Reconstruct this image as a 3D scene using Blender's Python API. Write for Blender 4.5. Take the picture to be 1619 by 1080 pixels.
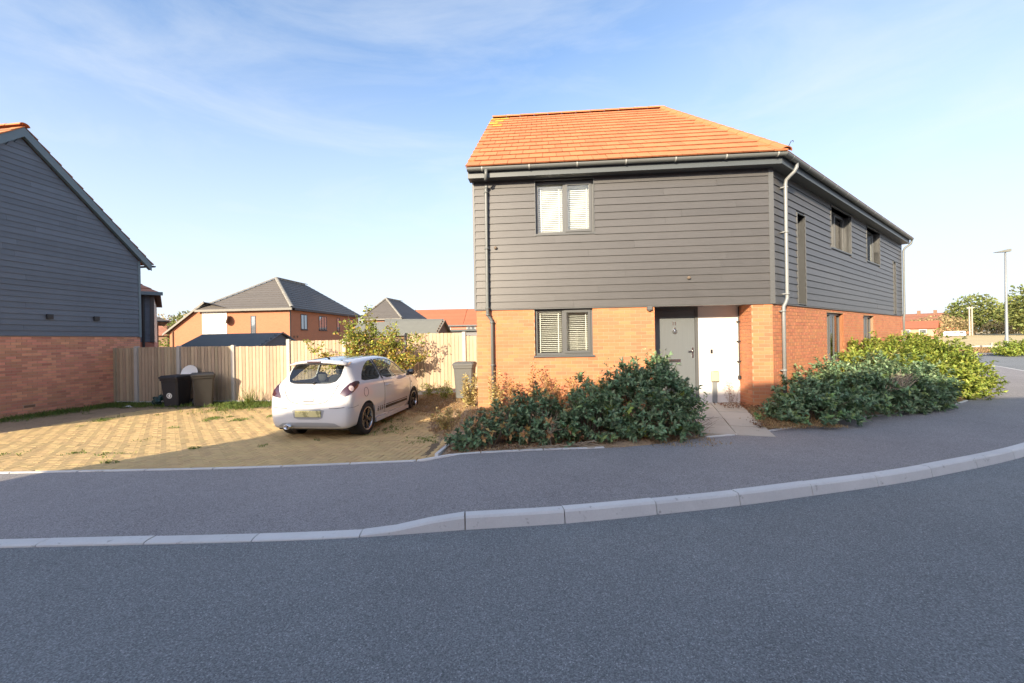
import bpy, bmesh, math, random
import numpy as np
from mathutils import Vector, Matrix
from mathutils.bvhtree import BVHTree
from mathutils.geometry import delaunay_2d_cdt

for o in list(bpy.data.objects):
    bpy.data.objects.remove(o)
scene = bpy.context.scene
COL = scene.collection
rad = math.radians
random.seed(7)
RNG = np.random.default_rng(7)

# ------------------------------------------------------------------ camera
cam_data = bpy.data.cameras.new('camera')
cam_data.sensor_width = 36.0
cam_data.lens = 14.454
cam_data.shift_y = -0.0022
cam_data.clip_start = 0.05
cam_data.clip_end = 3000
cam = bpy.data.objects.new('camera', cam_data)
cam.location = (0, 0, 1.75)
cam.rotation_euler = (math.pi / 2, rad(1.0), 0)
COL.objects.link(cam)
scene.camera = cam

# ------------------------------------------------------------------ sky, sun, exposure
SUN_AZ, SUN_EL = 29.0, 20.0          # the light travels towards this bearing (from +Y to +X)
sx, sy = math.sin(rad(SUN_AZ)), math.cos(rad(SUN_AZ))
world = bpy.data.worlds.new('World')
scene.world = world
world.use_nodes = True
wn, wl = world.node_tree.nodes, world.node_tree.links
wn.clear()
wout = wn.new('ShaderNodeOutputWorld')
wbg = wn.new('ShaderNodeBackground')
wbg.inputs['Strength'].default_value = 0.15
sky = wn.new('ShaderNodeTexSky')
sky.sky_type = 'NISHITA'
sky.sun_disc = False
sky.sun_elevation = rad(SUN_EL)
sky.sun_rotation = rad(180 + SUN_AZ)
sky.altitude = 0
sky.air_density = 0.55
sky.dust_density = 1.8
sky.ozone_density = 1.7
# thin streaky cloud over the blue, and pale haze all round towards the horizon
tc = wn.new('ShaderNodeTexCoord')
def wmath(op, a, b=None, clamp=False):
    n = wn.new('ShaderNodeMath'); n.operation = op; n.use_clamp = clamp
    for i, q in enumerate((a, b)):
        if q is None: continue
        if isinstance(q, (int, float)): n.inputs[i].default_value = q
        else: wl.new(q, n.inputs[i])
    return n.outputs[0]
def cloud(scale, rot, loc, freq, lo, hi, amt, detail=8):
    mp = wn.new('ShaderNodeMapping')
    mp.inputs['Scale'].default_value = scale
    mp.inputs['Rotation'].default_value = rot
    mp.inputs['Location'].default_value = loc
    wl.new(tc.outputs['Generated'], mp.inputs['Vector'])
    n1 = wn.new('ShaderNodeTexNoise')
    n1.inputs['Scale'].default_value = freq
    n1.inputs['Detail'].default_value = detail
    n1.inputs['Roughness'].default_value = 0.62
    n1.inputs['Distortion'].default_value = 0.5
    wl.new(mp.outputs['Vector'], n1.inputs['Vector'])
    cr = wn.new('ShaderNodeMapRange')
    cr.inputs['From Min'].default_value = lo
    cr.inputs['From Max'].default_value = hi
    cr.inputs['To Max'].default_value = amt
    wl.new(n1.outputs['Fac'], cr.inputs['Value'])
    return cr.outputs['Result']
sep = wn.new('ShaderNodeSeparateXYZ')
wl.new(tc.outputs['Generated'], sep.inputs[0])
haze = wmath('MULTIPLY', wmath('POWER', wmath('SUBTRACT', 1.0, wmath('DIVIDE', wmath('MAXIMUM', sep.outputs['Z'], 0.0), 0.58), True), 1.0), 0.97)
wisps = cloud((1.0, 1.5, 4.6), (0.25, 0.4, 0.35), (3.1, 1.2, 0.5), 1.9, 0.44, 0.80, 0.42)
veil = cloud((1, 1, 1.3), (0, 0, 0), (1.4, 2.7, 1.1), 0.75, 0.40, 0.75, 0.35, 3)
veil = wmath('MULTIPLY', wmath('ADD', wmath('MULTIPLY', sep.outputs['X'], 0.75), 0.55, True), wmath('ADD', veil, 0.16))
inv = wmath('MULTIPLY', wmath('MULTIPLY', wmath('SUBTRACT', 1.0, haze), wmath('SUBTRACT', 1.0, wisps)), wmath('SUBTRACT', 1.0, veil))
mix = wn.new('ShaderNodeMix')
mix.data_type = 'RGBA'
mix.inputs['B'].default_value = (2.02, 2.13, 2.25, 1)
wl.new(wmath('SUBTRACT', 1.0, inv), mix.inputs['Factor'])
sat = wn.new('ShaderNodeHueSaturation')
sat.inputs['Saturation'].default_value = 1.08
sat.inputs['Hue'].default_value = 0.493
wl.new(sky.outputs['Color'], sat.inputs['Color'])
wl.new(sat.outputs['Color'], mix.inputs['A'])
wl.new(mix.outputs['Result'], wbg.inputs['Color'])
wl.new(wbg.outputs['Background'], wout.inputs['Surface'])

sun_data = bpy.data.lights.new('sun', 'SUN')
sun_data.energy = 3.1
sun_data.angle = rad(0.5)
sun_data.color = (1.0, 0.83, 0.60)
sun = bpy.data.objects.new('sun', sun_data)
ce = math.cos(rad(SUN_EL))
sun.rotation_euler = Vector((sx * ce, sy * ce, -math.sin(rad(SUN_EL)))).to_track_quat('-Z', 'Y').to_euler()
sun.location = (-20, -20, 30)
COL.objects.link(sun)

vs = scene.view_settings
vs.view_transform = 'Standard'
vs.look = 'None'
vs.exposure = 1.68
vs.gamma = 1.0
vs.use_curve_mapping = False


# ------------------------------------------------------------------ helpers
def link(o, parent=None, loc=(0, 0, 0), rz=0.0):
    COL.objects.link(o)
    if parent is not None:
        o.parent = parent
    o.location = loc
    o.rotation_euler = (0, 0, rz)
    return o


def tag(o, label=None, cat=None, group=None, kind=None):
    if label: o['label'] = label
    if cat: o['category'] = cat
    if group: o['group'] = group
    if kind: o['kind'] = kind
    return o


def empty(name, loc=(0, 0, 0), rz=0.0, label=None, cat=None, group=None, kind=None):
    o = bpy.data.objects.new(name, None)
    o.empty_display_size = 0.2
    link(o, None, loc, rz)
    return tag(o, label, cat, group, kind)


def obj(name, me, parent=None, loc=(0, 0, 0), rz=0.0):
    return link(bpy.data.objects.new(name, me), parent, loc, rz)


class MB:
    """collects faces, build() links them as one mesh object"""
    def __init__(s):
        s.v, s.f = [], []

    def add(s, vs_, fs_):
        b = len(s.v)
        s.v += [tuple(p) for p in vs_]
        s.f += [tuple(i + b for i in q) for q in fs_]
        return s

    def box(s, x0, x1, y0, y1, z0, z1, M=None):
        p = [(x0, y0, z0), (x1, y0, z0), (x1, y1, z0), (x0, y1, z0), (x0, y0, z1), (x1, y0, z1), (x1, y1, z1), (x0, y1, z1)]
        if M is not None:
            p = [M @ Vector(q) for q in p]
        return s.add(p, [(0, 3, 2, 1), (4, 5, 6, 7), (0, 1, 5, 4), (1, 2, 6, 5), (2, 3, 7, 6), (3, 0, 4, 7)])

    def cbox(s, x0, x1, y0, y1, z0, z1, c=0.006, M=None):
        """box with a chamfered top rim"""
        p = [(x0, y0, z0), (x1, y0, z0), (x1, y1, z0), (x0, y1, z0), (x0, y0, z1 - c), (x1, y0, z1 - c), (x1, y1, z1 - c), (x0, y1, z1 - c),
             (x0 + c, y0 + c, z1), (x1 - c, y0 + c, z1), (x1 - c, y1 - c, z1), (x0 + c, y1 - c, z1)]
        if M is not None:
            p = [M @ Vector(q) for q in p]
        f = [(0, 3, 2, 1), (8, 9, 10, 11)]
        for a, b in ((0, 1), (1, 2), (2, 3), (3, 0)):
            f += [(a, b, b + 4, a + 4), (a + 4, b + 4, b + 8, a + 8)]
        return s.add(p, f)

    def prism(s, poly, h0, h1, axis='z', M=None):
        """polygon extruded along an axis: poly in the two other coordinates"""
        n = len(poly)
        def P(a, b, h):
            return {'z': (a, b, h), 'y': (a, h, b), 'x': (h, a, b)}[axis]
        p = [P(a, b, h0) for a, b in poly] + [P(a, b, h1) for a, b in poly]
        if M is not None:
            p = [M @ Vector(q) for q in p]
        f = [tuple(range(n))[::-1], tuple(range(n, 2 * n))]
        f += [(i, (i + 1) % n, n + (i + 1) % n, n + i) for i in range(n)]
        return s.add(p, f)

    def tube(s, path, r, n=8, cap=True):
        path = [Vector(p) for p in path]
        rr = r if isinstance(r, (list, tuple)) else [r] * len(path)
        rings, prev = [], None
        for i, p in enumerate(path):
            t = (path[min(i + 1, len(path) - 1)] - path[max(i - 1, 0)]).normalized()
            if prev is None:
                a = t.orthogonal().normalized()
            else:
                a = (prev - t * prev.dot(t))
                a = a.normalized() if a.length > 1e-6 else t.orthogonal().normalized()
            prev = a
            b = t.cross(a)
            rings.append([p + (a * math.cos(2 * math.pi * k / n) + b * math.sin(2 * math.pi * k / n)) * rr[i] for k in range(n)])
        vs_ = [q for ring in rings for q in ring]
        fs_ = []
        for i in range(len(rings) - 1):
            for k in range(n):
                k2 = (k + 1) % n
                fs_.append((i * n + k, i * n + k2, (i + 1) * n + k2, (i + 1) * n + k))
        if cap:
            fs_.append(tuple(range(n))[::-1])
            fs_.append(tuple(range((len(rings) - 1) * n, len(rings) * n)))
        return s.add(vs_, fs_)

    def lathe(s, prof, n=24, M=None):
        """profile (r, h) turned about z"""
        vs_, fs_ = [], []
        for r, h in prof:
            for k in range(n):
                a = 2 * math.pi * k / n
                vs_.append(Vector((r * math.cos(a), r * math.sin(a), h)))
        if M is not None:
            vs_ = [M @ q for q in vs_]
        for i in range(len(prof) - 1):
            for k in range(n):
                k2 = (k + 1) % n
                fs_.append((i * n + k, i * n + k2, (i + 1) * n + k2, (i + 1) * n + k))
        return s.add(vs_, fs_)

    def mesh(s, name, mat, smooth=False):
        me = bpy.data.meshes.new(name)
        me.from_pydata(s.v, [], s.f)
        if mat: me.materials.append(mat)
        if smooth:
            me.shade_smooth()
        return me

    def build(s, name, mat, parent=None, loc=(0, 0, 0), rz=0.0, smooth=False):
        return obj(name, s.mesh(name, mat, smooth), parent, loc, rz)


# ------------------------------------------------------------------ materials
def mat(name, col, rough=0.75, noise=None, rnd=0.0, bump=None, metal=0.0, spec=0.5, hue=0.0, coat=0.0, spots=None, coords='world'):
    """noise=(scale, amount[, stretch xyz]); rnd: brightness change piece by piece; bump=(scale, strength); spots=(scale, threshold, colour, amount)"""
    m = bpy.data.materials.new(name)
    m.use_nodes = True
    N, L = m.node_tree.nodes, m.node_tree.links
    b = N['Principled BSDF']
    b.inputs['Roughness'].default_value = rough
    b.inputs['Metallic'].default_value = metal
    b.inputs['Specular IOR Level'].default_value = spec
    b.inputs['Coat Weight'].default_value = coat
    b.inputs['Coat Roughness'].default_value = 0.06
    geo = N.new('ShaderNodeNewGeometry')
    if coords == 'object':
        t = N.new('ShaderNodeTexCoord'); pos = t.outputs['Object']
    else:
        pos = geo.outputs['Position']
    val = None
    def madd(a, b_, op):
        n = N.new('ShaderNodeMath'); n.operation = op
        for i, q in enumerate((a, b_)):
            if isinstance(q, (int, float)): n.inputs[i].default_value = q
            else: L.new(q, n.inputs[i])
        return n.outputs[0]
    def tex(scale, detail=4, stretch=None):
        n = N.new('ShaderNodeTexNoise')
        n.inputs['Scale'].default_value = scale
        n.inputs['Detail'].default_value = detail
        n.inputs['Roughness'].default_value = 0.6
        src = pos
        if stretch:
            mpn = N.new('ShaderNodeMapping'); mpn.inputs['Scale'].default_value = stretch
            L.new(pos, mpn.inputs['Vector']); src = mpn.outputs['Vector']
        L.new(src, n.inputs['Vector'])
        return n.outputs['Fac']
    rndv = None
    if rnd or hue:
        oi = N.new('ShaderNodeObjectInfo')
        rndv = madd(madd(oi.outputs['Random'], geo.outputs['Random Per Island'], 'ADD'), 1.0, 'MODULO')
    if noise:
        lst = noise if isinstance(noise, list) else [noise]
        for q in lst:
            d = madd(madd(tex(q[0], 5, q[2] if len(q) > 2 else None), 0.5, 'SUBTRACT'), 2 * q[1], 'MULTIPLY')
            val = d if val is None else madd(val, d, 'ADD')
    if rnd:
        d = madd(madd(rndv, 0.5, 'SUBTRACT'), 2 * rnd, 'MULTIPLY')
        val = d if val is None else madd(val, d, 'ADD')
    colour = None
    if val is not None or hue:
        h = N.new('ShaderNodeHueSaturation')
        h.inputs['Color'].default_value = (*col, 1)
        if val is not None:
            L.new(madd(val, 1.0, 'ADD'), h.inputs['Value'])
        if hue:
            r2 = madd(madd(rndv, 7.31, 'MULTIPLY'), 1.0, 'MODULO')
            L.new(madd(madd(madd(r2, 0.5, 'SUBTRACT'), 2 * hue, 'MULTIPLY'), 0.5, 'ADD'), h.inputs['Hue'])
        colour = h.outputs['Color']
    if spots:
        mr = N.new('ShaderNodeMapRange')
        mr.inputs['From Min'].default_value = spots[1]
        mr.inputs['From Max'].default_value = spots[1] + 0.08
        mr.inputs['To Max'].default_value = spots[3]
        L.new(tex(spots[0], 6), mr.inputs['Value'])
        mx = N.new('ShaderNodeMix'); mx.data_type = 'RGBA'
        mx.inputs['B'].default_value = (*spots[2], 1)
        if colour is None: mx.inputs['A'].default_value = (*col, 1)
        else: L.new(colour, mx.inputs['A'])
        L.new(mr.outputs['Result'], mx.inputs['Factor'])
        colour = mx.outputs['Result']
    if colour is None: b.inputs['Base Color'].default_value = (*col, 1)
    else: L.new(colour, b.inputs['Base Color'])
    if bump:
        bn = N.new('ShaderNodeBump')
        bn.inputs['Strength'].default_value = bump[1]
        bn.inputs['Distance'].default_value = bump[2] if len(bump) > 2 else 0.01
        L.new(tex(bump[0], 6, bump[3] if len(bump) > 3 else None), bn.inputs['Height'])
        L.new(bn.outputs['Normal'], b.inputs['Normal'])
    return m


def leaf_mat(name, col, rnd=0.35, hue=0.03, trans=0.35, rough=0.5, patch=None):
    m = mat(name, col, rough=rough, rnd=rnd, hue=hue, spec=0.4, noise=patch)
    N, L = m.node_tree.nodes, m.node_tree.links
    b = N['Principled BSDF']
    tr = N.new('ShaderNodeBsdfTranslucent')
    src = b.inputs['Base Color'].links
    if src: L.new(src[0].from_socket, tr.inputs['Color'])
    else: tr.inputs['Color'].default_value = (*col, 1)
    mx = N.new('ShaderNodeMixShader'); mx.inputs['Fac'].default_value = trans
    L.new(b.outputs[0], mx.inputs[1]); L.new(tr.outputs[0], mx.inputs[2])
    L.new(mx.outputs[0], N['Material Output'].inputs['Surface'])
    return m


def glass_mat(name, tint=(0.9, 0.93, 0.92), refl=1.0):
    m = bpy.data.materials.new(name)
    m.use_nodes = True
    N, L = m.node_tree.nodes, m.node_tree.links
    N.remove(N['Principled BSDF'])
    t = N.new('ShaderNodeBsdfTransparent'); t.inputs['Color'].default_value = (*tint, 1)
    g = N.new('ShaderNodeBsdfGlossy'); g.inputs['Roughness'].default_value = 0.02
    g.inputs['Color'].default_value = (refl, refl, refl, 1)
    fr = N.new('ShaderNodeFresnel'); fr.inputs['IOR'].default_value = 1.62
    mx = N.new('ShaderNodeMixShader')
    L.new(fr.outputs[0], mx.inputs[0]); L.new(t.outputs[0], mx.inputs[1]); L.new(g.outputs[0], mx.inputs[2])
    L.new(mx.outputs[0], N['Material Output'].inputs['Surface'])
    return m


M = {}


def grit(m, scale, amt, light, thr=0.93):
    """crisp stone chips in tarmac: a random tone for every chip, a few of them pale"""
    N, L = m.node_tree.nodes, m.node_tree.links
    b = N['Principled BSDF']
    src = b.inputs['Base Color'].links[0].from_socket
    geo = N.new('ShaderNodeNewGeometry')
    v = N.new('ShaderNodeTexVoronoi'); v.inputs['Scale'].default_value = scale
    L.new(geo.outputs['Position'], v.inputs['Vector'])
    sp = N.new('ShaderNodeSeparateColor'); L.new(v.outputs['Color'], sp.inputs[0])
    mr = N.new('ShaderNodeMapRange'); mr.inputs['To Min'].default_value = 1 - amt; mr.inputs['To Max'].default_value = 1 + amt
    L.new(sp.outputs[0], mr.inputs['Value'])
    h = N.new('ShaderNodeHueSaturation'); L.new(src, h.inputs['Color']); L.new(mr.outputs['Result'], h.inputs['Value'])
    g = N.new('ShaderNodeMath'); g.operation = 'GREATER_THAN'; g.inputs[1].default_value = thr
    L.new(sp.outputs[1], g.inputs[0])
    mx = N.new('ShaderNodeMix'); mx.data_type = 'RGBA'; mx.inputs['B'].default_value = (*light, 1)
    k = N.new('ShaderNodeMath'); k.operation = 'MULTIPLY'; k.inputs[1].default_value = 0.7; L.new(g.outputs[0], k.inputs[0])
    L.new(k.outputs[0], mx.inputs['Factor']); L.new(h.outputs['Color'], mx.inputs['A'])
    L.new(mx.outputs['Result'], b.inputs['Base Color'])
    return m


M['asphalt'] = mat('asphalt', (0.180, 0.190, 0.192), 0.85, noise=[(0.35, 0.22), (1.6, 0.14), (5, 0.08), (75, 0.75), (28, 0.18)], bump=(80, 0.55, 0.008), spots=(85, 0.68, (0.36, 0.37, 0.40), 0.9))
M['tarmac'] = mat('footway_tarmac', (0.240, 0.228, 0.228), 0.88, noise=[(0.5, 0.20), (2.2, 0.12), (6, 0.07), (85, 0.65), (30, 0.14)], bump=(90, 0.5, 0.008), spots=(95, 0.70, (0.36, 0.35, 0.36), 0.8))
grit(M['asphalt'], 150, 0.36, (0.42, 0.42, 0.42), 0.965); grit(M['tarmac'], 150, 0.36, (0.42, 0.40, 0.39), 0.97)
M['far_tarmac'] = mat('pale_tarmac', (0.26, 0.24, 0.22), 0.9, noise=[(1, 0.1), (60, 0.2)])
M['kerb'] = mat('kerb_concrete', (0.60, 0.595, 0.58), 0.85, noise=[(3, 0.12), (60, 0.10)], rnd=0.07, bump=(120, 0.35, 0.004), spots=(9, 0.63, (0.17, 0.16, 0.14), 0.6))
M['concrete'] = mat('post_concrete', (0.42, 0.40, 0.37), 0.9, noise=[(8, 0.12), (60, 0.08)], bump=(90, 0.4, 0.004))
M['slab'] = mat('paving_slab', (0.47, 0.42, 0.35), 0.9, noise=[(5, 0.10), (90, 0.10)], rnd=0.07, bump=(120, 0.4, 0.003), spots=(6, 0.66, (0.14, 0.13, 0.09), 0.6))
M['block'] = mat('buff_block', (0.50, 0.355, 0.165), 0.9, noise=[(0.7, 0.10), (4, 0.05), (70, 0.12)], rnd=0.085, hue=0.006, bump=(120, 0.4, 0.004), spots=(2.2, 0.64, (0.38, 0.27, 0.14), 0.35))
M['earth'] = mat('dry_earth', (0.34, 0.24, 0.15), 0.95, noise=[(1.5, 0.3), (35, 0.4)], bump=(40, 1.0, 0.03), spots=(3.5, 0.58, (0.12, 0.11, 0.05), 0.6))
M['joint'] = mat('joint_sand', (0.13, 0.095, 0.055), 0.95, noise=(30, 0.3))
M['brick'] = mat('orange_brick', (0.475, 0.188, 0.088), 0.85, noise=[(1.3, 0.06), (18, 0.08), (140, 0.08)], rnd=0.10, hue=0.007, bump=(150, 0.4, 0.003), spots=(14, 0.74, (0.28, 0.13, 0.09), 0.5))
M['mortar'] = mat('mortar', (0.46, 0.31, 0.20), 0.95, noise=(60, 0.1), bump=(150, 0.4, 0.003))
M['brick_red'] = mat('red_brick', (0.60, 0.275, 0.175), 0.85, noise=[(18, 0.12), (140, 0.1)], rnd=0.22, hue=0.010, spots=(2.5, 0.64, (0.42, 0.22, 0.15), 0.35))
M['mortar_red'] = mat('mortar_red', (0.46, 0.32, 0.25), 0.95, noise=(60, 0.1))
M['clad'] = mat('charcoal_cladding', (0.076, 0.074, 0.073), 0.44, noise=[(0.9, 0.10), (5, 0.07, (1, 1, .25)), (60, 0.20, (0.06, 0.06, 1.0))], rnd=0.085, bump=(70, 0.35, 0.004, (0.08, 0.08, 1.0)), spots=(11, 0.74, (0.24, 0.22, 0.20), 0.5))
M['clad_blue'] = mat('slate_blue_cladding', (0.118, 0.142, 0.178), 0.6, noise=[(0.9, 0.10), (5, 0.08, (1, 1, .25)), (60, 0.18, (0.06, 0.06, 1.0))], rnd=0.09, bump=(70, 0.35, 0.004, (0.08, 0.08, 1.0)))
M['fascia'] = mat('dark_fascia', (0.075, 0.088, 0.095), 0.45, noise=(6, 0.06))
M['trim'] = mat('grey_trim', (0.10, 0.104, 0.105), 0.45, noise=(6, 0.06))
M['trim_blue'] = mat('blue_grey_trim', (0.125, 0.175, 0.205), 0.45, noise=(6, 0.06))
M['pipe'] = mat('grey_pipe', (0.135, 0.145, 0.14), 0.4, noise=(5, 0.08))
M['upvc'] = mat('grey_window_frame', (0.095, 0.10, 0.102), 0.4)
M['black_pl'] = mat('black_plastic', (0.02, 0.02, 0.022), 0.5, noise=(20, 0.2))
M['tile'] = mat('orange_roof_tile', (0.475, 0.178, 0.072), 0.8, noise=[(0.8, 0.10), (5, 0.06), (70, 0.12)], rnd=0.10, bump=(120, 0.4, 0.004), spots=(5, 0.74, (0.55, 0.25, 0.09), 0.4))
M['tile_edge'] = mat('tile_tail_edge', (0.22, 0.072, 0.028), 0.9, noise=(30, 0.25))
M['bracket'] = mat('pale_bracket', (0.42, 0.43, 0.40), 0.4)
M['tile_yellow'] = mat('lichen_tile', (0.50, 0.33, 0.05), 0.85, noise=[(25, 0.25)], rnd=0.1)
M['tile_brown'] = mat('brown_roof_tile', (0.27, 0.12, 0.075), 0.85, noise=[(2, 0.12), (60, 0.12)], rnd=0.1)
M['tile_grey'] = mat('grey_roof_tile', (0.115, 0.105, 0.095), 0.7, noise=[(1.5, 0.12), (30, 0.12)], rnd=0.05)
M['tile_cap'] = mat('grey_hip_cap', (0.24, 0.23, 0.20), 0.8, noise=(8, 0.12), rnd=0.08)
M['tile_red'] = mat('red_roof_tile', (0.36, 0.125, 0.065), 0.8, noise=[(1.5, 0.12), (30, 0.12)], rnd=0.05)
M['felt'] = mat('roof_felt', (0.10, 0.11, 0.11), 0.9, noise=[(4, 0.15), (90, 0.2)], bump=(120, 0.4, 0.004))
M['felt_green'] = mat('green_grey_felt', (0.17, 0.175, 0.155), 0.9, noise=[(4, 0.15), (90, 0.2)])
M['white_wall'] = mat('white_render', (0.66, 0.64, 0.61), 0.8, noise=[(3, 0.03), (80, 0.03)], spots=(20, 0.77, (0.5, 0.47, 0.42), 0.4))
M['white_pl'] = mat('white_plastic', (0.78, 0.78, 0.77), 0.4)
M['slat'] = mat('blind_slat', (0.82, 0.81, 0.78), 0.5)
M['door'] = mat('grey_door', (0.125, 0.14, 0.148), 0.5, noise=[(30, 0.10, (1, 1, 0.06))], bump=(60, 0.3, 0.003, (1, 1, 0.05)))
M['chrome'] = mat('chrome', (0.75, 0.75, 0.76), 0.18, metal=1.0)
M['steel'] = mat('galvanised_steel', (0.22, 0.235, 0.24), 0.45, metal=0.1, noise=(12, 0.08))
M['beige_pl'] = mat('beige_plastic', (0.55, 0.47, 0.30), 0.5)
M['room'] = mat('room_wall', (0.30, 0.28, 0.25), 0.9)
M['glass'] = glass_mat('window_glass', (0.93, 0.95, 0.94), 1.0)
M['wood'] = mat('weathered_fence_wood', (0.40, 0.305, 0.21), 0.85, noise=[(14, 0.16, (1, 1, 0.05)), (90, 0.16, (1, 1, 0.04)), (0.8, 0.10), (3.5, .14)], rnd=0.20, hue=0.010, bump=(80, 0.5, 0.004, (1, 1, 0.05)), spots=(7, 0.72, (0.14, 0.09, 0.05), 0.6))
M['wood_dark'] = mat('brown_shed_wood', (0.20, 0.12, 0.075), 0.85, noise=[(20, 0.15)], rnd=0.1)
M['wood_grey'] = mat('grey_shed_wood', (0.20, 0.205, 0.215), 0.85, noise=[(20, 0.15)], rnd=0.08)
M['bin_black'] = mat('black_bin', (0.022, 0.022, 0.027), 0.5, noise=(12, 0.15))
M['bin_grey'] = mat('grey_bin', (0.115, 0.12, 0.115), 0.55, noise=(9, 0.12))
M['bin_brown'] = mat('brown_bin', (0.036, 0.034, 0.032), 0.5, noise=(9, 0.12))
M['bark'] = mat('bark', (0.15, 0.115, 0.085), 0.9, noise=(40, 0.3))
M['twig'] = mat('dry_twig', (0.34, 0.27, 0.19), 0.9, noise=(60, 0.2), rnd=0.15)
M['leaf_dark'] = leaf_mat('dark_shrub_leaf', (0.185, 0.275, 0.145), 0.55, 0.04, 0.28, 0.38, [(1.7, 0.30), (8, 0.45)])
M['leaf_green'] = leaf_mat('green_shrub_leaf', (0.23, 0.33, 0.12), 0.5, 0.035, 0.28, 0.42, [(1.7, 0.30)])
M['leaf_sun'] = leaf_mat('yellow_green_leaf', (0.30, 0.36, 0.07), 0.45, 0.03, 0.4, 0.45, [(1.4, 0.30)])
M['leaf_lime'] = leaf_mat('lime_leaf', (0.26, 0.31, 0.06), 0.4, 0.03, 0.35)
M['leaf_yellow'] = leaf_mat('autumn_leaf', (0.46, 0.36, 0.07), 0.45, 0.045, 0.4)
M['leaf_dry'] = leaf_mat('dry_weed_leaf', (0.46, 0.28, 0.12), 0.5, 0.03, 0.35, 0.8)
M['leaf_straw'] = leaf_mat('straw_leaf', (0.52, 0.42, 0.18), 0.45, 0.03, 0.35, 0.8)
M['grass'] = leaf_mat('grass_blade', (0.155, 0.22, 0.05), 0.5, 0.04, 0.35, 0.6)
M['straw'] = leaf_mat('dry_grass_blade', (0.42, 0.29, 0.145), 0.5, 0.02, 0.3, 0.85)
M['litter'] = leaf_mat('leaf_litter', (0.20, 0.10, 0.05), 0.6, 0.02, 0.1, 0.9)
M['leaf_far'] = leaf_mat('far_tree_leaf', (0.19, 0.22, 0.065), 0.45, 0.03, 0.25, 0.7, [(0.25, 0.25)])
M['leaf_farbrown'] = leaf_mat('far_scrub_leaf', (0.36, 0.28, 0.14), 0.4, 0.02, 0.25, 0.8, [(0.25, 0.25)])
M['field'] = mat('stubble_field', (0.52, 0.41, 0.21), 0.95, noise=[(0.05, 0.15), (0.6, 0.18), (6, 0.2)], spots=(0.35, 0.6, (0.30, 0.27, 0.11), 0.5))
# ================================================================== the setting
def smooth(a, b, t):
    t = max(0.0, min(1.0, (t - a) / (b - a)))
    return t * t * (3 - 2 * t)


def G(x, y):
    """ground height"""
    dr = 0.03 - 0.055 * (y - 5.65) if y < 8 else -0.10 - 0.012 * (min(y, 16) - 8)
    if y > 8:
        dr += 0.30 * smooth(-6.5, -1.2, x) * smooth(8, 12.5, y)
    bed = max(0.06, min(0.29 - 0.19 * smooth(6.0, 9.0, x), 0.09 + (y - 6.0) * 0.07))
    k = smooth(-1.35, -0.95, x)
    z = dr * (1 - k) + bed * k
    far = math.hypot(x, y)
    # beyond the plots the land is almost level, rising a little to the east
    kf = smooth(16, 30, far)
    z = z * (1 - kf) + kf * 0.0
    z += 1.1 * smooth(30, 110, x)
    return z


KERB = [(-40, 2.2), (-25, 2.9), (-12, 3.42), (-7.2, 3.56), (-4.47, 3.60), (-2.29, 3.63), (-1.36, 3.68), (-0.46, 3.79), (0.457, 3.88), (1.39, 4.04), (2.346, 4.23),
        (3.31, 4.47), (4.25, 4.71), (5.18, 5.0), (7.13, 5.72), (9.6, 6.9), (12.2, 8.45), (15.0, 10.6), (18.0, 13.4), (20.9, 16.8), (23.7, 20.9), (26.5, 26.5), (28, 31.5)]
BACK = [(-40, 4.6), (-25, 5.1), (-12, 5.55), (-7.05, 5.63), (-3.78, 5.67), (-1.11, 5.88), (0.35, 6.05), (1.78, 6.17), (3.06, 6.62), (4.2, 6.93), (6.27, 7.82), (8.28, 8.52),
        (10.4, 9.5), (11.9, 10.7), (12.9, 12.2), (14.6, 14.6), (17.0, 18.0), (19.5, 22.5), (21.8, 27.5), (23.2, 32)]


def resample(P, step):
    """even points along a smooth curve through P"""
    P = [Vector((p[0], p[1], 0)) for p in P]
    fine = []
    for i in range(len(P) - 1):
        p0, p1, p2, p3 = P[max(i - 1, 0)], P[i], P[i + 1], P[min(i + 2, len(P) - 1)]
        n = max(4, int((p2 - p1).length / 0.15))
        for k in range(n):
            t = k / n
            m1, m2 = (p2 - p0) * 0.5, (p3 - p1) * 0.5
            d1, d2 = (p1 - p0).length or 1, (p2 - p1).length
            m1 *= min(1, 2 * d2 / ((d1 + d2) or 1)); m2 *= min(1, 1.0)
            fine.append(p1 * (2 * t**3 - 3 * t**2 + 1) + m1 * (t**3 - 2 * t**2 + t) + p2 * (-2 * t**3 + 3 * t**2) + m2 * (t**3 - t**2))
    fine.append(P[-1])
    out, acc = [fine[0]], 0.0
    for a, b in zip(fine, fine[1:]):
        L_ = (b - a).length
        while acc + L_ >= step:
            a = a + (b - a) * ((step - acc) / (b - a).length)
            out.append(a); L_ = (b - a).length; acc = 0.0
        acc += L_
    return out


def poly_inside(poly, x, y):
    c = False
    n = len(poly)
    for i in range(n):
        x1, y1 = poly[i]; x2, y2 = poly[(i + 1) % n]
        if (y1 > y) != (y2 > y) and x < (x2 - x1) * (y - y1) / (y2 - y1) + x1:
            c = not c
    return c


DRIVE = [(-11.9, 5.68), (-7.05, 5.72), (-3.78, 5.76), (-1.12, 5.98), (-1.2, 7.4), (-1.75, 8.6), (-2.0, 10.0), (-4.6, 11.3), (-8.0, 12.2), (-10.9, 12.3), (-11.2, 9.0)]

PATHP = [(2.4, 6.4), (4.5, 6.6), (5.3, 9.0), (5.75, 9.0), (5.75, 9.6), (3.2, 9.6), (3.5, 8.6)]

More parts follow.
